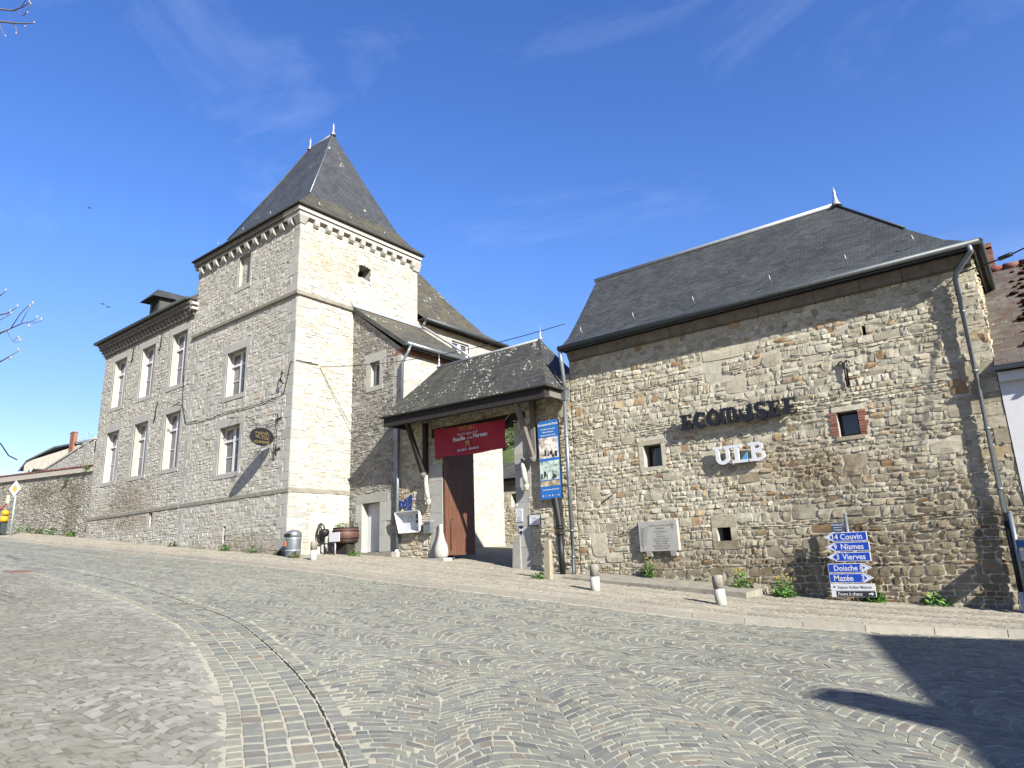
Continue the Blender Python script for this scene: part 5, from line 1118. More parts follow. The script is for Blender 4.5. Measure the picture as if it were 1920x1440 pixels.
def build_oval():
    dull_gold = plain('dull_gold', (.33, .26, .10), .5, .2, noise=.3)
    T = Thing('hanging_sign', (-23.5, 14.5, 6.0), 'black oval hanging sign with dull_gold crest and scrollwork bracket on the tower', 'sign')
    X = -23.5; E_ = lambda u, v, d=0.0: (X+d, u, v)
    mb = MB(); n = 40; yc, zc, ry, rz = 14.36, 6.42, .50, .335
    P = [(yc+ry*math.cos(2*math.pi*k/n), zc+rz*math.sin(2*math.pi*k/n)) for k in range(n)]
    for (s, d0, d1) in ((1, -.02, .02),):
        mb.faces([E_(a, b, d0) for a, b in P]+[E_(a, b, d1) for a, b in P], [tuple(reversed(range(n))), tuple(range(n, 2*n))]+[(i, (i+1) % n, n+(i+1) % n, n+i) for i in range(n)])
    p = T.part(mb, 'board', M['black'])
    r = MB(); r.tube([E_(yc+(ry)*math.cos(2*math.pi*k/n), zc+rz*math.sin(2*math.pi*k/n), 0) for k in range(n+1)], .022, 6); T.part(r, 'rim', M['castiron'], p)
    text('lettering', 'ECOMUSEE', .13, E_, yc, zc-.255, .024, dull_gold, T, p, bold=.0)
    g = MB(); rs = random.Random(3)
    for (a0, pts) in ((0, arc(-.2, .08, .07, .09, 0, 330, 12)), (0, arc(-.08, .06, .09, .1, 30, 260, 12)), (0, arc(.06, .07, .08, .08, 0, 300, 12)), (0, arc(.2, .03, .09, .12, -60, 250, 12)), (0, [(-.3, .16), (-.15, .15), (0, .18), (.15, .13), (.24, .19)]), (0, [(-.28, -.02), (-.1, -.06), (.1, -.08), (.28, -.1)]), (0, [(.18, .2), (.2, .0), (.24, -.1)]), (0, [(-.2, .0), (-.05, .12), (.1, -.02)])):
        ribbon(g, E_, (yc, zc), pts, .012, .021, .026)
    T.part(g, 'crest', dull_gold, p)
    b = MB()
    b.tube([(X, 15.02, 5.72), (X, 14.98, 5.82), (X, 15.0, 7.42)], .025, 6)
    for z in (6.0, 7.22): b.tube([(X-.16, 15.08, z), (X+.16, 15.08, z+.03)], .035, 6); b.tube([(X, 15.1, z), (X, 15.0, z)], .03, 6)
    b.tube([(X, 15.0, 7.15), (X, 14.6, 6.92), (X, 14.3, 6.86), (X, 13.95, 6.92)], .014, 6)
    b.tube([(X, 15.0, 6.95), (X, 14.75, 6.86), (X, 14.5, 6.78)], .012, 6)
    for (cy, cz, rr) in ((13.95, 7.0, .08), (14.85, 7.32, .09), (14.55, 6.86, .06), (14.9, 5.85, .08)):
        b.tube([(X, cy+rr*(1-k/26)*math.cos(k*.42), cz+rr*(1-k/26)*math.sin(k*.42)) for k in range(20)], .012, 5)
    b.tube([(X, 15.0, 6.05), (X, 14.8, 5.95), (X, 14.85, 5.8)], .012, 5)
    for y in (14.12, 14.6): b.tube([(X, y, 6.72), (X, y, 6.9)], .01, 5)
    T.part(b, 'bracket', M['castiron'])
build_oval()
# ------------------------------------------------------------------ street furniture
def pz(x, y): return float(gz(x, y))+PAVE
def build_street():
    # bollards
    T = Thing('bollard', (0, 0, 0), 'x', 'bollard', 'white stone bollards on the pavement edge')
    b = MB(); b.lathe([(.118, -.1), (.115, .34)], (0, 0, 0), 20); T.part(b, 'post', M['pale'])
    b = MB(); b.lathe([(.103, .34), (.103, .365)], (0, 0, 0), 20); T.part(b, 'groove', M['dark_stone'])
    b = MB(); b.lathe([(.115, .365), (.112, .60), (.105, .625), (.08, .635)], (0, 0, 0), 20); T.part(b, 'cap', plain('grey_bollard_cap', (.33, .31, .26), .9, noise=.25, nscale=14))
    spots = [(-6.04, 14.85, 'white stone bollard with grey cap, nearest the blue direction sign', (.0, R(4))), (-9.16, 14.78, 'white stone bollard with grey cap below the memorial plaque', (0, 0)), (-20.0, 14.4, 'white stone bollard with grey cap beside the litter bin', (0, 0))]
    for i, (x, y, lb, rt) in enumerate(spots):
        o = T.o if i == 0 else copy_thing(T.o, (0, 0, 0))
        o.location = (x, y, pz(x, y)-.01); o['label'] = lb; o.rotation_euler = (0, -rt[1], 0)
    # direction sign
    x0 = -3.93; T = Thing('direction_sign', (x0, 17.62, .1), 'stacked direction sign with five blue town arrows on a grey post', 'direction sign')
    F = FY(17.62); z0 = pz(x0, 17.6)
    p = MB(); p.tube([(x0, 17.66, z0-.2), (x0, 17.66, 2.28)], .04, 10); p.lathe([(.044, 0), (.03, .02)], (x0, 17.66, 2.28), 10); T.part(p, 'post', M['zinc'])
    def panel(u0, u1, z, h, arrow, col, body, tcol, size, bu, al='LEFT'):
        mb = MB(); t = .2
        def shp(e):
            if arrow < 0: return [(u0+t*1.0, z-h/2+e), (u1-e, z-h/2+e), (u1-e, z+h/2-e), (u0+t, z+h/2-e), (u0+e*1.6, z)]
            if arrow > 0: return [(u0+e, z-h/2+e), (u1-t, z-h/2+e), (u1-e*1.6, z), (u1-t, z+h/2-e), (u0+e, z+h/2-e)]
            return [(u0+e, z-h/2+e), (u1-e, z-h/2+e), (u1-e, z+h/2-e), (u0+e, z+h/2-e)]
        def pl(m_, P, d0, d1):
            n = len(P); m_.faces([F(*q, d0) for q in P]+[F(*q, d1) for q in P], [tuple(reversed(range(n))), tuple(range(n, 2*n))]+[(i, (i+1) % n, n+(i+1) % n, n+i) for i in range(n)])
        pl(mb, shp(0), 0, .035); po = T.part(mb, 'panel', M['white_paint'] if arrow or col is not ink else M['white_paint'])
        if arrow:
            m2 = MB(); e = .014
            if arrow < 0: P = [(u0+t+.04, z-h/2+e), (u1-e, z-h/2+e), (u1-e, z+h/2-e), (u0+t+.04, z+h/2-e), (u0+t-.065, z)]
            else: P = [(u0+e, z-h/2+e), (u1-t-.04, z-h/2+e), (u1-t+.065, z), (u1-t-.04, z+h/2-e), (u0+e, z+h/2-e)]
            pl(m2, P, .0352, .038); T.part(m2, 'field', col, po)
            m3 = MB()
            if arrow < 0: ribbon(m3, F, (0, 0), [(u0+t*.98, z-h/2+e), (u0+.03, z), (u0+t*.98, z+h/2-e)], .008, .0352, .037)
            else: ribbon(m3, F, (0, 0), [(u1-t*.98, z-h/2+e), (u1-.03, z), (u1-t*.98, z+h/2-e)], .008, .0352, .037)
            T.part(m3, 'outline', col, po)
        elif col is not None:
            m2 = MB(); m2.fbox(F, u0+.008+(.1 if col is ink else 0), u1-.008, z-h/2+.008, z+h/2-.008, .0352, .038); T.part(m2, 'field', col, po)
        for (bb, uu, ss) in body: text('lettering', bb, ss, F, uu, z-ss*.34, .0385, tcol, T, po, align=al, extrude=.0012, bold=.0022*(ss/.17), sx=.92)
        return po
    panel(-4.47, -3.52, 1.77, .205, -1, signblue, [('14', -4.30, .17), ('Couvin', -4.10, .18)], white_ink, .17, 0)
    panel(-4.46, -3.50, 1.545, .205, -1, signblue, [('9', -4.27, .17), ('Nismes', -4.12, .18)], white_ink, .17, 0)
    panel(-4.46, -3.51, 1.315, .205, -1, signblue, [('3', -4.25, .17), ('Vierves', -4.11, .18)], white_ink, .17, 0)
    panel(-4.46, -3.52, 1.065, .205, 1, signblue, [('Doische', -4.34, .17), ('8', -3.78, .17)], white_ink, .17, 0)
    panel(-4.46, -3.51, .84, .205, 1, signblue, [('Mazée', -4.37, .18), ('3', -3.78, .17)], white_ink, .17, 0)
    w_ = panel(-4.46, -3.52, .64, .15, 0, None, [('Espace Arthur Masson', -4.30, .085)], grey_ink, .08, 0)
    m3 = MB(); ribbon(m3, F, (-4.41, .645), [(0, 0), (.035, 0), (.036, 0), (.07, 0)], [.005, .05, .015, .015], .036, .038); T.part(m3, 'arrow', ink, w_)
    w_ = panel(-4.46, -3.52, .49, .14, 0, ink, [('Fours à chaux', -4.32, .1)], white_ink, .08, 0)
    m3 = MB(); ribbon(m3, F, (-3.67, .49), [(0, 0), (.06, 0), (.061, 0), (.11, 0)], [.03, .03, .08, .005], .0385, .0398); T.part(m3, 'arrow', white_ink, w_)
    m3 = MB(); m3.fbox(F, -4.26, -3.99, 1.89, 2.10, .0, .02); w_ = T.part(m3, 'panel', plain('slate_blue', (.06, .09, .16), .5, noise=.1))
    text('lettering', 'Viroinval', .075, F, -4.125, 2.03, .021, white_ink, T, w_, extrude=.001); text('lettering', 'Treignes', .055, F, -4.125, 1.92, .021, white_ink, T, w_, extrude=.001)
    m3 = MB(); m3.fbox(F, -4.22, -4.03, 1.985, 1.995, .021, .022); T.part(m3, 'rule', white_ink, w_)
    # second sign post at the right edge: finger plates pointing across the street
    x1 = -.68; T = Thing('finger_post', (x1, 17.7, 0), 'blue-grey post of small white finger plates pointing across the street, beside the white house', 'direction sign')
    p = MB(); p.tube([(x1-.1, 17.76, pz(x1, 17.3)-.2), (x1-.1, 17.76, 2.12)], .05, 10); p.lathe([(.056, 0), (.04, .02)], (x1-.1, 17.76, 2.12), 10); T.part(p, 'post', M['zinc'])
    g = MB(); g.box(x1-.152, x1-.148, 17.73, 17.79, 1.78, 2.0); T.part(g, 'sticker', pblue)
    p = MB(); p.tube([(x1+.0, 17.72, pz(x1, 17.3)-.2), (x1+.0, 17.72, 1.15)], .05, 10); T.part(p, 'post', M['zinc'])
    for z, h, ln, c in ((1.48, .2, .55, pblue), (1.26, .2, .6, None), (.88, .22, .7, None), (.62, .2, .7, None), (.38, .2, .6, None)):
        a = R(-62); du = (math.cos(a), math.sin(a)); nn = (-du[1], du[0])
        def Q(s, v, d): return (x1-.06+du[0]*s+nn[0]*d, 17.74+du[1]*s+nn[1]*d, v)
        P = [(-.1, z-h/2+.03), (0, z-h/2), (ln, z-h/2), (ln+.08, z), (ln, z+h/2), (0, z+h/2), (-.12, z+.03)]; n = len(P)
        m3 = MB(); m3.faces([Q(s, v, -.015) for s, v in P]+[Q(s, v, .015) for s, v in P], [tuple(range(n)), tuple(reversed(range(n, 2*n)))]+[((i+1) % n, i, n+i, n+(i+1) % n) for i in range(n)]); po = T.part(m3, 'panel', M['white_paint'])
        if c:
            m3 = MB(); m3.faces([Q(s, v, -.018) for s, v in ((.02, z-h/2+.03), (ln-.1, z-h/2+.03), (ln-.1, z+h/2-.03), (.02, z+h/2-.03))], [(0, 1, 2, 3)]); T.part(m3, 'field', c, po)
    # black cast iron swan-neck pipe stub and wooden post
    T = Thing('iron_standpipe', (-11.97, 17.5, .9), 'broken black cast iron standpipe with collars in front of the blue panel', 'iron post')
    p = MB(); x, y = -11.98, 17.5
    p.tube([(x+.03, y, pz(x, y)-.1), (x, y, 2.3)], .085, 12); T.part(p, 'pipe', M['castiron'])
    for z, r in ((2.18, .13), (2.36, .13), (2.44, .11)):
        c = MB(); c.lathe([(r*.8, 0), (r, .02), (r, .06), (r*.8, .08)], (x, y, z), 12); T.part(c, 'collar', M['castiron'])
    p = MB(); p.tube([(x, y, 2.5), (x-.05, y, 2.85), (x-.12, y, 3.3)], [.095, .11, .125], 12, cap=False); p.tube([(x-.02, y, 2.52), (x-.12, y, 3.2)], .06, 8); T.part(p, 'broken_top', M['castiron'])
    c = MB(); c.tube([(x-.2, y, 2.82), (x+.12, y, 2.84)], .03, 6); T.part(c, 'clamp', M['castiron'])
    p = MB(); z = pz(-11.42, 15.98); p.box8([(-11.5, 15.9, z-.2), (-11.3, 15.9, z-.2), (-11.3, 16.06, z-.2), (-11.5, 16.06, z-.2), (-11.46, 15.92, z+1.0), (-11.29, 15.92, z+1.07), (-11.29, 16.05, z+1.07), (-11.46, 16.05, z+1.0)])
    solo(p, 'wooden_post', M['pale_wood'], (-11.4, 15.98, z), 'weathered square wooden post at the corner of the gateway pavement', 'post')
    # litter bin
    bx, by = -21.75, 14.78; T = Thing('litter_bin', (bx, by, pz(bx, by)), 'grey metal litter bin with domed lid at the tower corner', 'litter bin'); z = pz(bx, by)
    b = MB(); b.lathe([(.25, -.03), (.26, .0), (.27, .62), (.27, .66)], (bx, by, z), 24); bo = T.part(b, 'body', M['zinc'])
    b = MB()
    for k in (.2, .63): b.lathe([(.265, 0), (.285, .01), (.285, .04), (.265, .05)], (bx, by, z+k), 24)
    T.part(b, 'band', M['zinc_light'], bo)
    b = MB(); b.lathe([(.28, .66), (.28, .82), (.24, .90), (.12, .95), (.01, .96)], (bx, by, z), 24); T.part(b, 'lid', M['zinc'])
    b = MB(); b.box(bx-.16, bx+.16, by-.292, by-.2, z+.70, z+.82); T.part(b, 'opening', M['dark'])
    b = MB(); b.box(bx-.33, bx-.29, by-.06, by+.02, z-.1, z+.9); b.box(bx-.3, bx-.2, by-.04, by, z+.6, z+.64); T.part(b, 'post', M['castiron'])
    b = MB(); b.box(bx-.2, bx-.06, by-.292, by-.24, z+.38, z+.56); T.part(b, 'sticker', plain('orange_sticker', (.6, .2, .1), .5))
    # barrel planter with sign, cider press
    bx, by = -21.95, 17.25; zb = pz(bx, by); T = Thing('barrel_planter', (bx, by, zb), 'oak half barrel with iron hoops planted with flowers, beside the white door', 'planter')
    s = MB(); s.box(bx-.35, bx+.35, by-.2, by+.2, zb-.1, zb+.42); T.part(s, 'stand', M['dark_wood'])
    b = MB(); b.lathe([(.46, .42), (.52, .66), (.53, .72), (.52, .80), (.47, 1.02), (.43, 1.02), (.43, .95)], (bx, by, zb), 24); bo = T.part(b, 'barrel', M['barrel'])
    for z in (.46, .58, .86, .97):
        h = MB(); rr = .475+.055*math.sin((z-.42)/.6*math.pi); h.lathe([(rr, 0), (rr+.008, .005), (rr+.008, .045), (rr, .05)], (bx, by, zb+z), 24); T.part(h, 'hoop', M['castiron'], bo)
    leaf_part(T, bx, by, zb+1.0, .42, .2, 140, 'foliage', 'leaf_dry', .06); leaf_part(T, bx-.2, by, zb+1.02, .22, .22, 90, 'foliage', 'leaf', .06); leaf_part(T, bx+.12, by-.1, zb+1.06, .16, .2, 40, 'flowers', 'redflower', .05)
    sx, sy = -21.72, 16.6; zs = pz(sx, sy); T = Thing('barrel_notice', (sx, sy, zs), 'small white blank notice board on a thin grey post in front of the barrel', 'notice board')
    p = MB(); p.tube([(sx, sy, zs-.1), (sx, sy, zs+.55)], .03, 8); T.part(p, 'post', M['zinc_light']); p = MB(); p.box(sx-.33, sx+.3, sy-.05, sy-.03, zs+.5, zs+.85); T.part(p, 'board', M['white_paint'])
    px, py = -22.28, 16.5; zp = pz(px, py); T = Thing('hand_mill', (px, py, zp), 'rusty iron hand mill with crank wheel left of the barrel', 'machine')
    p = MB(); p.tube([(px+.05, py, zp-.1), (px+.02, py, zp+.85)], .03, 6); p.tube([(px+.5, py+.1, zp-.1), (px+.3, py+.1, zp+.5)], .025, 6); p.tube([(px, py, zp+.4), (px+.55, py+.1, zp+.4)], .025, 6); T.part(p, 'frame', M['castiron'])
    wv = MB(); wv.tube([(px-.22+.03*math.sin(k), py+.16*math.cos(k*math.pi/10), zp+.82+.36*math.sin(k*math.pi/10)) for k in range(21)], .03, 6); wv.tube([(px-.22, py, zp+.5), (px-.22, py, zp+1.15)], .018, 6); wv.tube([(px-.22, py-.15, zp+.82), (px-.22, py+.15, zp+.82)], .018, 6); wo = T.part(wv, 'wheel', M['castiron'])
    p = MB(); p.tube([(px-.22, py, zp+1.12), (px-.42, py, zp+1.13)], .025, 6); T.part(p, 'crank', M['old_wood'], wo)
    p = MB(); p.lathe([(.05, 0), (.16, .05), (.2, .2), (.14, .3)], (px, py, zp+.66), 12); p.tube([(px-.22, py, zp+.82), (px+.05, py, zp+.82)], .03, 6); T.part(p, 'drum', M['castiron'])
    p = MB(); p.tube([(-22.2, 17.75, 2.3), (-22.2, 17.75, 3.05)], .08, 7); p.tube([(-22.2, 17.75, 3.0), (-22.25, 17.7, 3.3)], .02, 5); p.tube([(-22.15, 17.75, 3.0), (-22.08, 17.72, 3.28)], .02, 5); solo(p, 'stump', M['dark_wood'], (-22.2, 17.75, 2.3), 'dark upright wooden stump behind the barrel planter', 'stump')
    # door step and raised stone footing along barn
    s = MB(); z = 1.93; s.box(-22.0, -19.62, 17.55, 18.0, 1.3, z); solo(s, 'door_step', M['dark_stone'], (-20.8, 17.7, 1.6), 'worn stone step in front of the white door', 'step')
    s = MB(); xs = [-22.68, -22.1, -21.3, -20.5, -19.72]; tops = [1.72, 1.72, 1.72, 1.72]
    for k in range(4): s.box(xs[k], xs[k+1]-.012, 16.95, 17.545, 1.2, tops[k]-.01*k)
    solo(s, 'stone_kerb_step', M['dressed'], (-21.2, 17.2, 1.6), 'long low stone step below the door step and barrel', 'step')
    s = MB(); x = -11.25
    while x < -6.05:
        x2 = min(x+rnd.uniform(.7, 1.2), -6.05); za, zb_ = [float(np.interp(v, [-11.25, -6.1], [1.0, .58])) for v in (x, x2)]
        s.box8([(x+.006, 16.42, 0), (x2-.006, 16.42, 0), (x2-.006, 18.0, 0), (x+.006, 18.0, 0), (x+.006, 16.42, za), (x2-.006, 16.42, zb_), (x2-.006, 18.0, zb_+.06), (x+.006, 18.0, za+.06)]); x = x2
    solo(s, 'stone_ledge', M['dark_stone'], (-8.7, 17.2, .5), 'low sloping stone ledge along the foot of the barn wall', 'ledge')
    m = MB(); m.box8([(-22.6, 6.35, float(gz(-22.6, 6.3))+.0), (-21.8, 6.35, float(gz(-21.8, 6.3))+.0), (-21.8, 6.85, float(gz(-21.8, 6.9))+.0), (-22.6, 6.85, float(gz(-22.6, 6.9))+.0)]+[(-22.6, 6.35, float(gz(-22.6, 6.3))+.02), (-21.8, 6.35, float(gz(-21.8, 6.3))+.02), (-21.8, 6.85, float(gz(-21.8, 6.9))+.02), (-22.6, 6.85, float(gz(-22.6, 6.9))+.02)]); solo(m, 'manhole_cover', plain('rusty_cover', (.26, .15, .11), .8, noise=.25), (-22.2, 6.6, float(gz(-22.2, 6.6))), 'rusty rectangular manhole cover in the pale cobbles', 'manhole cover')
def leaf_cloud(mb, cx, cy, cz, r, h, n, size, rs, flat=.6):
    """many small bent leaves in a dome"""
    a = rs.uniform(0, 2*math.pi, n); q = np.sqrt(rs.uniform(0, 1, n))*r; x = cx+q*np.cos(a); y = cy+q*np.sin(a); z = cz+h*rs.uniform(0, 1, n)*(1-.5*(q/r)**2)
    th = rs.uniform(0, 2*math.pi, n); el = rs.uniform(-.3, .9, n); L_ = size*rs.uniform(.6, 1.4, n); W = L_*.32
    d = np.stack([np.cos(th)*np.cos(el), np.sin(th)*np.cos(el), np.sin(el)], 1); s = np.stack([-np.sin(th), np.cos(th), 0*th], 1); up = np.cross(s, d)
    p = np.stack([x, y, z], 1)
    V = np.stack([p, p+d*(L_*.5)[:, None]+s*W[:, None]+up*(W*.25)[:, None], p+d*L_[:, None], p+d*(L_*.5)[:, None]-s*W[:, None]+up*(W*.25)[:, None]], 1)
    b = mb.add_v(V.reshape(-1, 3)); mb.quads(b+np.arange(n*4).reshape(n, 4), 0)
def leaf_part(T, cx, cy, cz, r, h, n, name, mat, size, seed=3, parent=None):
    mb = MB(); leaf_cloud(mb, cx, cy, cz, r, h, n, size, np.random.RandomState(seed+n)); return T.part(mb, name, M[mat], parent)
def build_plants():
    for i, (x, y, h, r, fl, lb) in enumerate(((-6.52, 17.45, .62, .26, 10, 'leafy yellow flowering plant at the right end of the stone ledge'), (-5.55, 17.55, .55, .26, 12, 'leafy yellow flowering plant left of the blue direction sign'), (-9.27, 17.85, .6, .15, 6, 'thin yellow flowering plant growing under the memorial plaque'), (-3.62, 17.8, .35, .2, 2, 'low bright green plant behind the foot of the direction sign'))):
        z = pz(x, y)+(.12 if x < -6.6 else 0)-.02; T = Thing('flowering_plant', (x, y, z), lb, 'plant', 'flowering plants along the barn wall')
        rs = np.random.RandomState(60+i); st = MB()
        for k in range(9): a = rs.uniform(0, 6.28); st.tube([(x, y, z), (x+.4*r*math.cos(a), y+.4*r*math.sin(a), z+h*.5), (x+r*.8*math.cos(a), y+r*.6*math.sin(a), z+h*rs.uniform(.7, 1.05))], .006, 4)
        T.part(st, 'stem', M['leaf_dry']); lf = MB(); leaf_cloud(lf, x, y, z, r, h*.85, 260 if i != 2 else 110, .09, rs); leaf_cloud(lf, x, y, z, r*1.1, h*.4, 120 if i != 2 else 50, .12, rs); T.part(lf, 'foliage', M['leaf'])
        for k in range(fl):
            a = rs.uniform(0, 6.28); q = r*rs.uniform(.2, 1); f = MB(); fx, fy, fz = x+q*math.cos(a), y+q*math.sin(a)*.8, z+h*rs.uniform(.75, 1.05); f.lathe([(.004, -.01), (.028, .006), (.012, .012), (.002, .014)], (fx, fy, fz), 7); T.part(f, 'flower', M['yellow'])
    W = [(-22.95, 15.0, 'weed tuft at the tower corner by the litter bin', .2), (-24.6, 14.98, 'weed tuft below the hanging oval sign', .28), (-26.7, 15.0, 'weed tuft under the narrow tower slit', .22), (-21.3, 14.55, 'weed tuft right of the litter bin', .2), (-20.9, 16.85, 'weed tuft beside the barrel notice', .22), (-11.65, 15.85, 'weed tuft at the foot of the wooden post', .18), (-31.2, 15.0, 'dry weed tuft at the joint between tower and wing', .2), (-43.6, 15.2, 'dry weed tuft at the start of the garden wall', .3), (-46.8, 15.2, 'grass tuft beneath the garden wall, nearest the wing', .45), (-48.8, 15.2, 'grass tuft in the middle of the garden wall foot', .35), (-51.0, 15.2, 'grass tuft right of the priority sign', .5), (-2.4, 17.8, 'low weed tuft in the shadow right of the direction sign', .25)]
    for i, (x, y, lb, r) in enumerate(W):
        z = pz(x, y)-.02; mb = MB(); rs = np.random.RandomState(90+i); leaf_cloud(mb, x, y, z, r, r*1.1, 90, .11 if r < .3 else .16, rs)
        solo(mb, 'weed_tuft', M['leaf' if i % 3 else 'leaf_dry'], (x, y, z), lb, 'weed', 'weeds along the wall foot')
build_street(); build_plants()
def build_moss():
    rs = np.random.RandomState(44); mb = MB()
    for (xa, xb, y, n, up) in ((-11.0, -1.2, 17.93, 60, .0), (-31, -23, 15.03, 34, 0), (-58, -41.5, 15.32, 50, 0), (-41, -31.2, 15.03, 22, 0), (-19.4, -17.9, 17.9, 8, 0), (-11.1, -6.2, 16.38, 14, 0)):
        for k in range(n):
            x = rs.uniform(xa, xb); z = pz(x, y)+(float(np.interp(x, [-11.25, -6.1], [.23, .12])) if y > 17.9 and -11.1 < x < -6.1 else 0)-.015
            leaf_cloud(mb, x, y-rs.uniform(0, .08), z, rs.uniform(.03, .12), rs.uniform(.03, .1), int(rs.uniform(5, 18)), .045, rs)
    solo(mb, 'wall_foot_moss', M['leaf_dry'], (-20, 16, 1), 'moss and dead leaves scattered along the foot of the walls', 'moss', None, 'stuff')
build_moss()
# ------------------------------------------------------------------ neighbour house, garden wall, village behind
def build_neighbour():
    T = Thing('white_house', (4, 20, -.3), 'white rendered house with mossy tiled roof and brick chimney at the right edge', 'house')
    F = FY(17.97); mb = MB()
    backing(mb, F, -.48, 9, -1.2, 5.15, [(2.2, 3.3, 1.2, 3.2, .2), (5.5, 6.5, 0, 2.2, .2)], 0)
    mb.poly([(9, 17.97, -1.2), (9, 26.6, -1.2), (9, 26.6, 5.15), (9, 22.3, 8.7), (9, 17.97, 5.15)], 0); mb.poly([(9, 26.6, -1.2), (-.48, 26.6, -1.2), (-.48, 26.6, 5.15), (9, 26.6, 5.15)], 0); mb.poly([(-.48, 26.6, -1.2), (-.48, 17.97, -1.2), (-.48, 17.97, 5.15), (-.48, 22.3, 8.7), (-.48, 26.6, 5.15)], 0)
    T.part(mb, 'wall', M['white_wall'])
    window(T, F, 2.2, 3.3, 1.2, 3.2, depth=.14, sur=False); d = MB(); d.fbox(F, 5.5, 6.5, -.8, 2.2, -.2, -.15); T.part(d, 'door', M['barrel'])
    r = MB()
    for (y0, z0, y1, z1) in ((17.74, 5.24, 22.3, 8.85), (27.0, 5.22, 22.3, 8.85)):
        ln = math.hypot(y1-y0, z1-z0); a, b = (-.49, 9.1)
        q = [(a, y0, z0), (b, y0, z0), (b, y1, z1), (a, y1, z1)]; uv = [(0, 0), (b-a, 0), (b-a, ln), (0, ln)]
        if y0 > y1: q = [q[1], q[0], q[3], q[2]]
        r.poly(q, 0, uv); r.poly([(x, y, z-.1) for x, y, z in q][::-1], 1)
    r.poly([(-.49, 17.74, 5.14), (9.1, 17.74, 5.14), (9.1, 17.74, 5.24), (-.49, 17.74, 5.24)], 1)
    ro = T.part(r, 'roof', [M['tile_moss'], M['dark_wood']])
    m = MB(); rs = np.random.RandomState(70); n = 520   # cushions of moss lying on the tiles
    for k in range(n):
        x = rs.uniform(-.1, 3.2); t = rs.beta(1.6, 1.1)
        if x < .12+.25*rs.rand(): continue
        y = 17.6+t*4.6; z = 5.22+t*4.6*.7723; s_ = rs.uniform(.03, .085)
        m.lathe([(s_*1.4, -.02), (s_*1.1, s_*.35), (s_*.4, s_*.62)], (x, y, z), 6)
    T.part(m, 'moss', stonemat('moss_cushion', [(0, (.045, .02, .012)), (.6, (.09, .04, .02)), (1, (.11, .085, .03))], amt=.3), ro)
    c = MB(); x = -.3
    while x < 9: c.tube([(x, 22.3, 8.86), (x+.38, 22.3, 8.86)], [.13, .11], 8); x += .37
    T.part(c, 'ridge_tiles', M['redtile'], ro)
    c = MB(); rs = np.random.RandomState(3); z = 7.2; k = 0
    while z < 9.75:
        for (a, b) in (((-.86, -.5), (-.49, -.1)) if k % 2 else ((-.86, -.68), (-.67, -.3), (-.29, -.1))): c.box(a+.004, b-.004, 23.0, 23.6, z+.004, z+.07)
        z += .075; k += 1
    c.box(-.85, -.11, 23.01, 23.59, 7.2, 9.76, 1); c.box(-.3, -.1, 23.0, 23.6, 9.76, 9.95); T.part(c, 'chimney', [M['brick'], M['gw_mortar']], ro)
    g = MB(); g.tube([(-.55, 17.68, 5.18), (9.1, 17.68, 5.18)], .06, 8); T.part(g, 'gutter', M['zinc']); g = MB(); g.box(-.47, 9, 17.82, 17.965, 4.9, 5.1); T.part(g, 'eave_board', M['white_wood'])
build_neighbour()
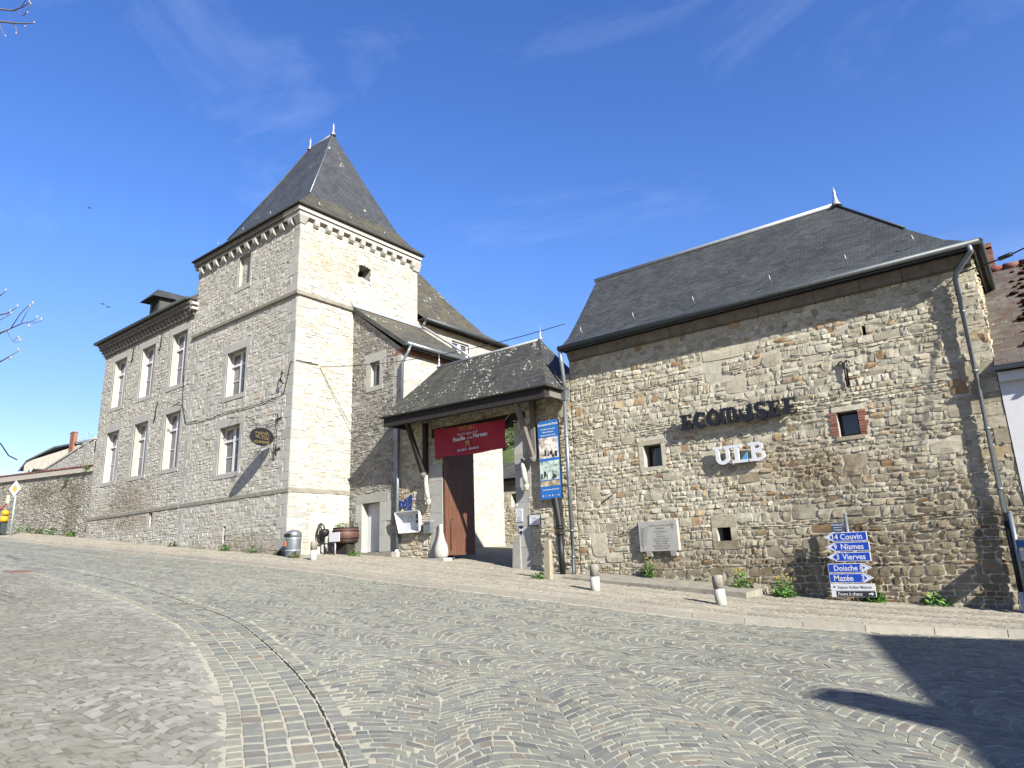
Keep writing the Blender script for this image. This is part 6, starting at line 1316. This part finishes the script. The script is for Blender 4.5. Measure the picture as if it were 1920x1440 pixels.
def build_garden():
    T = Thing('garden_wall', (-55, 15.5, 3.5), 'long rubble garden wall with red tile coping climbing the street at the left', 'wall')
    vt = lambda u: 7.12+(-42.8-u)*.052; F = FY(15.4)
    mb = MB(); face(mb, F, -80, -41.32, 2.4, 9.2, [], [], seed=71, relief=.036, hmin=.07, hmax=.14, wmin=.15, wmax=.5, joint=.018, vt=vt, mats=(0, 1, 1), warp=.03, rough=1.2)
    mb.poly([(-41.32, 15.8, 2.4), (-80, 15.8, 2.4), (-80, 15.8, vt(-80)), (-41.32, 15.8, vt(-41.32))], 1); mb.poly([(-80, 15.8, 2.4), (-80, 15.4, 2.4), (-80, 15.4, vt(-80)), (-80, 15.8, vt(-80))], 1)
    T.part(mb, 'wall', [M['gwall'], M['gw_mortar']])
    c = MB(); x = -80
    while x < -41.4:
        x2 = min(x+1.2, -41.32); z0, z1 = vt(x), vt(x2); dz0, dz1 = [.33+.1*(-42.8-v)/14 for v in (x, x2)]
        c.box8([(x, 15.26, z0), (x2, 15.26, z1), (x2, 15.85, z1), (x, 15.85, z0), (x, 15.42, z0+dz0), (x2, 15.42, z1+dz1), (x2, 15.78, z1+dz1), (x, 15.78, z0+dz0)]); x = x2
    T.part(c, 'coping_band', M['gw_mortar'])
    t = MB(); x = -80; rs = np.random.RandomState(2)
    while x < -41.5:
        z = vt(x)+.33+.1*(-42.8-x)/14; t.box8([(x, 15.36, z-.01), (x+.245, 15.36, z-.02), (x+.245, 15.84, z-.02), (x, 15.84, z-.01), (x, 15.38, z+.07+rs.uniform(0, .02)), (x+.245, 15.38, z+.06), (x+.245, 15.82, z+.1), (x, 15.82, z+.11)]); x += .25
    T.part(t, 'tile_coping', M['redtile'])
    for (x, z, r) in ((-42.6, 7.2, .22), (-45.6, 6.75, .22)):
        mb = MB(); leaf_cloud(mb, x, 15.3, z, r, .35, 90, .12, np.random.RandomState(int(-x*10))); T.part(mb, 'ivy', M['leaf'])
    # sloping ruined wall behind
    F2 = FY(22.0); vt2_ = lambda u: 11.95+(u+62)*.14 if u > -75 else 9.9
    mb = MB(); face(mb, F2, -74, -60.5, 3, 12.6, [], [], seed=72, relief=.03, mats=(0, 1, 1), vt=vt2_, hmin=.14, hmax=.28, wmin=.25, wmax=.7)
    mb.poly([(-60.5, 22.6, 3), (-74, 22.6, 3), (-74, 22.6, vt2_(-74)), (-60.5, 22.6, vt2_(-60.5))], 1); mb.poly([(-74, 22, vt2_(-74)), (-60.5, 22, vt2_(-60.5)), (-60.5, 22.6, vt2_(-60.5)), (-74, 22.6, vt2_(-74))], 1)
    for k in range(14):
        x = -74+k*.96; mb.box8([F2(x, vt2_(x)-.02, .08), F2(x+.95, vt2_(x+.95)-.02, .08), F2(x+.95, vt2_(x+.95)-.02, -.62), F2(x, vt2_(x)-.02, -.62), F2(x, vt2_(x)+.13, .08), F2(x+.95, vt2_(x+.95)+.13, .08), F2(x+.95, vt2_(x+.95)+.13, -.62), F2(x, vt2_(x)+.13, -.62)], 1)
    solo(mb, 'ruined_wall', [M['pale'], M['tower_mortar']], (-67, 22, 6), 'pale stone wall with sloping top behind the garden wall', 'wall')
    # village house with chimney
    T = Thing('village_house', (-108, 36, 9), 'cream house with slate roof and brick chimney seen above the garden wall', 'house')
    m = MB(); hx0, hx1, hy0, hy1 = -118.5, -98, 34, 48
    m.box(hx0, hx1, hy0, hy1, 6, 17.7, 0); T.part(m, 'wall', plain('cream_wall', (.95, .87, .70), .9, noise=.15, nscale=1.2))
    r = MB()
    pr = [(-120.5, 16.6), (-117.5, 17.9), (-107, 18.6), (-98, 18.1), (-96, 17.55)]
    r.faces([(x, 33.85, z) for x, z in pr]+[(x, 33.9, z-.22) for x, z in pr]+[(x, 48, z) for x, z in pr], [(i, i+1, 6+i, 5+i) for i in range(4)]+[(i+1, i, 10+i, 11+i) for i in range(4)])
    r.faces([(-106.8, 34.0, 18.5), (-96.0, 34.0, 17.6), (-99, 38, 19.4), (-103.5, 38, 19.9), (-96, 46, 17.6), (-106.8, 46, 18.5)], [(0, 1, 2, 3), (1, 4, 2), (3, 2, 4, 5), (0, 3, 5)])
    ro = T.part(r, 'roof', M['zinc_light']); ro.data.materials.clear(); ro.data.materials.append(plain('blue_slate', (.20, .22, .24), .6, noise=.2, nscale=2))
    c = MB(); c.box(-101.2, -99.9, 33.75, 34.2, 16.4, 19.6); T.part(c, 'chimney', M['brick'], ro); c = MB(); c.box(-101.3, -99.8, 33.7, 34.25, 19.6, 19.75); T.part(c, 'chimney_cap', M['dark_stone'], ro)
    for x in (-116.5, -114.6):
        w_ = MB(); w_.fbox(FY(34), x, x+1.2, 14.6, 16.4, 0, .06); wo = T.part(w_, 'window', M['white_wood']); w_ = MB(); w_.fbox(FY(34), x+.15, x+1.05, 14.75, 16.2, .061, .08); T.part(w_, 'pane', M['glass_dark'], wo)
    T = Thing('tiled_house', (-172, 50, 12), 'distant house with orange tiled roof and red chimney at the far left', 'house')
    m = MB(); m.box(-190, -158, 46, 60, 8, 20, 0); T.part(m, 'wall', M['white_wall']); r = MB(); r.faces([(-191, 45, 19.8), (-157, 45, 19.8), (-157, 53, 23), (-191, 53, 23), (-157, 61, 19.8), (-191, 61, 19.8)], [(0, 1, 2, 3), (3, 2, 4, 5), (1, 4, 2), (0, 3, 5)]); ro = T.part(r, 'roof', plain('orange_tile', (.42, .17, .09), .85, noise=.25, nscale=1)); c = MB(); c.box(-169, -166, 51, 54, 20, 25.2); T.part(c, 'chimney', M['brick'], ro)
    # slate shed roof between
    mb = MB(); mb.box8([(-70.2, 20.2, 3), (-67.8, 20.2, 3), (-67.8, 21, 3), (-70.2, 21, 3), (-70.2, 20.2, 9.0), (-67.8, 20.2, 10.0), (-67.8, 21, 10.0), (-70.2, 21, 9.0)]); T = Thing('garden_shed', (-69.5, 20, 4), 'small shed with sloping dark slate roof behind the garden wall', 'shed'); T.part(mb, 'wall', M['gw_mortar'])
    mb = MB(); mb.box8([(-70.7, 20.1, 9.0), (-67.6, 20.1, 10.2), (-67.6, 21.1, 10.2), (-70.7, 21.1, 9.0), (-70.7, 20.1, 9.12), (-67.6, 20.1, 10.32), (-67.6, 21.1, 10.32), (-70.7, 21.1, 9.12)]); T.part(mb, 'roof', M['slate'])
    # blossoming shrub behind the wing corner
    T = Thing('blossom_tree', (-58.6, 20.5, 4.5), 'white blossoming shrub peeping past the corner of the wing', 'tree'); t = MB(); rs = np.random.RandomState(8)
    t.tube([(-58.6, 20.5, 4.5), (-58.4, 20.5, 9), (-58.0, 20.5, 11.6)], [.16, .1, .03], 7); T.part(t, 'trunk', M['old_wood']); mb = MB(); leaf_cloud(mb, -57.7, 20.5, 10.6, .8, 1.7, 170, .12, rs); T.part(mb, 'crown', plain('white_blossom', (.8, .78, .72), .8, noise=.05))
build_garden()
def build_left_street():
    x, y = -46.9, 13.25; z = pz(x, y); T = Thing('priority_sign', (x, y, z), 'yellow and white diamond priority sign on a pale green post', 'road sign')
    p = MB(); p.tube([(x, y, z-.2), (x, y, 6.75)], .055, 8); T.part(p, 'post', plain('pale_green_post', (.38, .45, .42), .5)); k = R(20)
    def Q(s, v, d): return (x+math.cos(k)*s+math.sin(k)*d*1.0, y-.07+math.sin(k)*s-math.cos(k)*d, v)
    for nm, r, d0, d1, mt, pr in (('plate', .47, 0, .02, M['white_paint'], 0), ('diamond', .22, .021, .026, plain('sign_yellow', (.75, .42, .06), .4), 1)):
        m = MB(); P = [(-r, 6.42), (0, 6.42-r), (r, 6.42), (0, 6.42+r)]; m.faces([Q(a, b, d0) for a, b in P]+[Q(a, b, d1) for a, b in P], [(3, 2, 1, 0), (4, 5, 6, 7)]+[(i, (i+1) % 4, 4+(i+1) % 4, 4+i) for i in range(4)]); o = T.part(m, nm, mt, None if not pr else T.plate)
        if not pr: T.plate = o
    x, y = -48.4, 13.1; z = pz(x, y); T = Thing('roadworks_barrier', (x, y, z), 'roadworks trestle with red and white boards leaning by the priority sign', 'barrier')
    b = MB(); b.tube([(x-1.2, y, z), (x-.6, y, z+1.0)], .03, 6); b.tube([(x+1.0, y, z), (x+.6, y, z+1.0)], .03, 6); b.tube([(x-1.2, y, z+.75), (x+1.2, y, z+.7)], .035, 6); b.tube([(x-1.2, y, z+.2), (x+1.2, y, z+.15)], .03, 6); T.part(b, 'frame', plain('pale_green_metal', (.42, .52, .47), .5))
    b = MB(); b.tube([(x-1.4, y-.05, z+1.0), (x+1.1, y-.1, z+1.75)], .05, 6); T.part(b, 'pole', plain('red_white_pole', (.5, .1, .09), .5)); b = MB(); b.box(x+1.05, x+1.22, y-.18, y-.05, z+1.7, z+2.15); T.part(b, 'pole_tip', plain('cream_tip', (.75, .68, .45), .6))
    x, y = -47.15, 12.95; z = pz(x, y); T = Thing('warning_lamp', (x, y, z), 'round yellow roadworks warning lamp on a dark base', 'lamp')
    b = MB(); b.box(x-.25, x+.1, y-.15, y+.15, z+.1, z+.75); b.tube([(x-.3, y, z), (x-.2, y, z+.9)], .05, 6); T.part(b, 'base', plain('dark_green_box', (.03, .05, .045), .6))
    b = MB(); b.lathe([(.08, 0), (.2, .08), (.22, .2), (.18, .34), (.05, .4)], (x+.1, y-.05, z+.72), 10); b.lathe([(.06, 0), (.19, .08), (.2, .2), (.05, .32)], (x+.28, y-.08, z+1.08), 10); T.part(b, 'lens', plain('amber_lens', (.85, .45, .02), .25))
    x, y = -48.55, 12.7; z = pz(x, y); T = Thing('warning_sign', (x, y, z), 'red bordered triangular warning sign leaning low at the left edge', 'road sign')
    for nm, r, d, mt in (('plate', .55, 0, plain('sign_red', (.6, .03, .06), .4)), ('field', .32, .02, M['white_paint'])):
        m = MB(); P = [(-r, z+.75-r*.58), (r, z+.75-r*.58), (0, z+.75+r*1.15)]; m.faces([(x+a, y-d, b) for a, b in P]+[(x+a, y-d-.015, b) for a, b in P], [(2, 1, 0), (3, 4, 5), (0, 1, 4, 3), (1, 2, 5, 4), (2, 0, 3, 5)]); o = T.part(m, nm, mt, None if nm == 'plate' else T.pl); T.pl = o
    m = MB(); m.tube([(x, y+.05, z), (x, y+.03, z+1.2)], .03, 6); T.part(m, 'post', M['zinc'])
build_left_street()
def build_court():
    T = Thing('courtyard_shed', (-20, 32, 2), 'low stone outbuilding with slate roof glimpsed through the gateway', 'outbuilding')
    F = FY(30.5); m = MB(); face(m, F, -27, -13, .8, 6.0, [(-24.1, -23.3, 4.3, 5.05, .4)], [(-24.25, -23.1, 4.2, 5.2)], seed=81, relief=.03, mats=(0, 1, 1)); m.box(-27, -13, 30.95, 34.5, .8, 6.0, 1); m.fbox(F, -24.2, -23.2, 4.25, 5.1, -.45, -.4, 2); T.part(m, 'wall', [M['barn'], M['barn_mortar'], M['dark']])
    r = MB(); r.poly([(-27.4, 30.1, 5.9), (-12.6, 30.1, 5.9), (-12.6, 32.7, 7.2), (-27.4, 32.7, 7.2)], 0, [(0, 0), (12.8, 0), (12.8, 3), (0, 3)]); r.poly([(-12.6, 34.9, 5.9), (-27.4, 34.9, 5.9), (-27.4, 32.7, 7.2), (-12.6, 32.7, 7.2)], 0, [(0, 0), (12.8, 0), (12.8, 3), (0, 3)]); r.poly([(-27.4, 30.1, 5.8), (-27.4, 34.9, 5.8), (-12.6, 34.9, 5.8), (-12.6, 30.1, 5.8)], 1); T.part(r, 'roof', [M['slate_annex'], M['dark_wood']])
    # wooded hill behind
    mb = MB(); xs = np.linspace(-130, 10, 60); ys = np.linspace(48, 150, 24); V = np.array([(x, y, 2+25*np.clip((y-48)/38, 0, 1)**.8*np.exp(-((x+52)/52)**4)-.6*abs(math.sin(x*.2+y*.1)) - 2.5*(y > 130)) for y in ys for x in xs]); b = mb.add_v(V); n = len(xs)
    mb.quads([(b+j*n+i, b+j*n+i+1, b+(j+1)*n+i+1, b+(j+1)*n+i) for j in range(len(ys)-1) for i in range(n-1)], 0, True)
    tag(mb.build('hill', plain('hill_grass', (.10, .14, .035), .95, noise=.5, nscale=.5)), kind='structure')
    mb = MB(); rs = np.random.RandomState(6)
    for k in range(130):
        y = rs.uniform(50, 95); x = -y*.79+rs.uniform(-14, 14); z = 2+25*min(1, (y-48)/38)**.8*math.exp(-((x+52)/52)**4)-.5; leaf_cloud(mb, x, y, z, 1.3, 1.6, 60, .5, rs)
    tag(mb.build('hillside_scrub', M['leaf_dry']), 'green and brown scrub covering the hill behind the gateway', 'scrub', None, 'stuff')
build_court()
# ------------------------------------------------------------------ overhead cables, birds, bare tree, house across the street
def build_air():
    def sag(p, q, s, n=14): return [tuple(Vector(p)*(1-k/n)+Vector(q)*(k/n)-Vector((0, 0, s*4*(k/n)*(1-k/n)))) for k in range(n+1)]
    m = MB(); m.tube(sag((-22.64, 16.3, 9.43), (-11.4, 17.55, 8.85), .35), .014, 5); solo(m, 'overhead_cable', M['castiron'], (-17, 17, 9), 'thin black cable sagging from the tower to the barn eave', 'cable')
    m = MB(); m.tube([(-22.6, 17.9, 6.4), (-19.6, 17.93, 8.2), (-19.1, 17.6, 7.9)], .008, 5); solo(m, 'annex_wire', M['castiron'], (-21, 17.9, 7), 'thin wire rising across the annex wall', 'wire')
    T = Thing('service_cable', (-.3, 17.4, 7.5), 'thick black service cable with ribbed insulator at the barn corner', 'cable')
    m = MB(); m.tube([(-.8, 17.95, 7.55), (-.65, 17.72, 7.5), (-.1, 17.5, 7.5), (.3, 17.4, 7.55), (6, 15, 8.4)], .016, 6); T.part(m, 'line', M['castiron']); m = MB(); m.tube([(.0, 17.475, 7.515), (.25, 17.41, 7.545)], .05, 8); T.part(m, 'insulator', M['black'])
    m = MB(); m.tube([(-71.9, 20, 11.55), (-74.3, 20, 12.2), (-77, 20, 13.6), (-84, 18, 18)], .06, 5); solo(m, 'street_cable', M['castiron'], (-76, 20, 12), 'black cable hanging above the garden wall at the left edge', 'cable')
    for i, (x, y, z, lb) in enumerate(((-113.2, 40, 42.9, 'small dark bird flying above the wing, upper of the close pair'), (-110.9, 40, 41.8, 'small dark bird flying above the wing, lower of the close pair'), (-124.4, 40, 64, 'lone small dark bird higher in the sky'))):
        m = MB(); s = .4
        m.tube([(x-.5*s, y, z-.05), (x-.2*s, y, z), (x+.25*s, y, z+.05), (x+.5*s, y, z+.08)], [.02, .13*s, .12*s, .04], 7)
        for q in (-1, 1): m.faces([(x-.15*s, y, z+.03), (x+.22*s, y, z+.05), (x+.1*s, y+q*.5*s, z+.3*s), (x-.12*s, y+q*.95*s, z+.12*s)], [(0, 1, 2, 3), (3, 2, 1, 0)])
        m.faces([(x-.45*s, y, z-.04), (x-.8*s, y-.14*s, z-.06), (x-.8*s, y+.14*s, z-.06)], [(0, 1, 2), (2, 1, 0)])
        solo(m, 'bird', M['black'], (x, y, z), lb, 'bird', 'birds in the sky')
    # bare budding tree left of the camera
    T = Thing('budding_tree', (-14.5, 1.0, .9), 'bare spring tree with pale buds, its twigs reaching in at the left edge', 'tree'); rs = random.Random(4)
    bark = plain('twig_bark', (.20, .165, .15), .85, noise=.2, nscale=20)
    t = MB(); tp = [(-14.5, 1.0, .9), (-14.45, 1.0, 3), (-14.6, 1.05, 6), (-14.5, 1.1, 9), (-14.6, 1.15, 12.5), (-14.5, 1.2, 15)]; t.tube(tp, [.26, .2, .16, .12, .08, .03], 9); T.part(t, 'trunk', bark)
    bm_, bd = MB(), MB()
    def bud(p, s=1.0):
        bd.lathe([(.003, 0), (.011*s, .012), (.009*s, .03), (.002, .045)], p, 6)
    def tw(pts, r0, r1, b=True):
        pts = [Vector(p) for p in pts]; bm_.tube(pts, r0*.7, 5, r_end=r1*.8)
        if b: bud(pts[-1])
    def P(x, z, y=2.6): return (x, y, z)
    tw([(-14.5, 1.0, 4.3), (-13.2, 1.8, 4.75), P(-11.4, 4.72), P(-10.78, 4.78), P(-10.34, 4.74)], .035, .012, 0)
    tw([P(-10.34, 4.74), P(-9.89, 4.70), P(-9.56, 4.64), P(-9.40, 4.58), P(-9.19, 4.56)], .011, .004); tw([P(-9.56, 4.64), P(-9.36, 4.63)], .006, .003); tw([P(-10.34, 4.74), P(-10.05, 4.86), P(-9.8, 4.9), P(-9.6, 4.88)], .009, .004); tw([P(-9.95, 4.72), P(-9.8, 4.82), P(-9.68, 4.86)], .006, .003)
    tw([P(-10.5, 4.75), P(-10.27, 4.58), P(-10.05, 4.48), P(-9.88, 4.45)], .008, .003); tw([P(-10.15, 4.52), P(-10.0, 4.54), P(-9.95, 4.5)], .005, .002); tw([P(-9.7, 4.67), P(-9.62, 4.58)], .005, .003)
    tw([(-14.5, 1.0, 5.0), (-13, 1.8, 5.05), P(-10.92, 5.08), P(-10.63, 5.02), P(-10.2, 5.0)], .028, .005); tw([P(-11.2, 5.0), P(-10.88, 4.99), P(-10.43, 4.96)], .01, .004); tw([P(-10.6, 4.97), P(-10.48, 5.0)], .005, .003); tw([(-14.5, 1.0, 5.5), (-12.5, 2.0, 5.5), P(-11.07, 5.40), P(-10.83, 5.40)], .025, .005)
    tw([(-14.5, 1.0, 4.0), (-12.8, 1.9, 4.3), P(-10.8, 4.34), P(-10.4, 4.33), P(-9.89, 4.33)], .028, .005); tw([P(-10.3, 4.33), P(-10.15, 4.28)], .006, .003)
    tw([(-14.6, 1.05, 10.5), (-14.4, 2.0, 11.6), P(-14.07, 12.07), P(-13.13, 11.46), P(-12.5, 11.15), P(-12.1, 11.0)], .04, .008); tw([P(-12.6, 11.2), P(-12.3, 11.2), P(-11.89, 10.95)], .009, .005); tw([P(-12.9, 11.33), P(-12.5, 11.0), P(-12.3, 10.85), P(-12.0, 10.9)], .012, .005); tw([P(-12.4, 10.92), P(-12.1, 10.78)], .008, .004)
    tw([(-14.6, 1.05, 10.2), (-14.4, 2.0, 11.2), P(-13.95, 11.72), P(-13.13, 11.2), P(-12.4, 10.75), P(-11.8, 10.4), P(-11.6, 10.28)], .04, .006); tw([P(-12.9, 11.05), P(-12.65, 10.8), P(-12.6, 10.65)], .012, .005); tw([P(-14.0, 11.75), P(-13.6, 11.3), P(-13.3, 11.0)], .015, .005); tw([P(-12.2, 10.62), P(-12.1, 10.5)], .008, .004)
    for k in range(26):
        z = rs.uniform(5, 14.5); a = rs.uniform(2.2, 5.6); L_ = rs.uniform(1.2, 2.6); d = Vector((math.cos(a), math.sin(a), rs.uniform(.1, .6))); o = Vector((-14.5, 1.05, z)); p1 = o+d*L_*.6; p2 = o+d*L_+Vector((0, 0, .3)); tw([o, p1, p2], .03, .008)
        for q in range(3): s = o+d*L_*rs.uniform(.4, .9); tw([s, s+Vector((rs.uniform(-.5, .3), rs.uniform(-.5, .3), rs.uniform(0, .5)))], .01, .004)
    T.part(bm_, 'branches', bark); T.part(bd, 'buds', plain('pale_bud', (.50, .42, .35), .7, noise=.2))
    # house across the street on the right: out of the picture, but its shadow lies on the road
    A = Vector((10.4, 8.42)); e1 = Vector((.936, .351)); e2 = Vector((.351, -.936)); h = 8.0-.3
    T = Thing('opposite_house', (15, 6, -.8), 'rendered house across the street, right of the picture, casting its shadow on the cobbles', 'house')
    c = [A, A+e1*9, A+e1*9+e2*14, A+e2*14]
    m = MB(); m.box8([(p.x, p.y, -2.5) for p in reversed(c)]+[(p.x, p.y, h) for p in reversed(c)]); T.part(m, 'wall', M['white_wall'])
    ce = [A-e1*.25-e2*.25, A+e1*9.25-e2*.25, A+e1*9.25+e2*14.25, A-e1*.25+e2*14.25]; r0, r1 = A+e1*4.5+e2*4.5, A+e1*4.5+e2*9.5
    m = MB(); E3 = [(p.x, p.y, h-.05) for p in ce]; Rg = [(r0.x, r0.y, h+1.7), (r1.x, r1.y, h+1.7)]
    m.faces(E3+Rg, [(0, 1, 4), (1, 2, 5, 4), (2, 3, 5), (3, 0, 4, 5), (3, 2, 1, 0)]); ro = T.part(m, 'roof', M['slate'])
    tip = Vector((-2.27, 8.56, -.02)); dist = (8.9+.02)/math.tan(R(SUN_EL)); q = Vector((tip.x+dist*math.cos(R(SUN_AZ)), tip.y-dist*math.sin(R(SUN_AZ))))
    m = MB(); m.box(q.x-.3, q.x+.3, q.y-.3, q.y+.3, h-.3, 8.9); T.part(m, 'chimney', M['brick'], ro)
build_air()
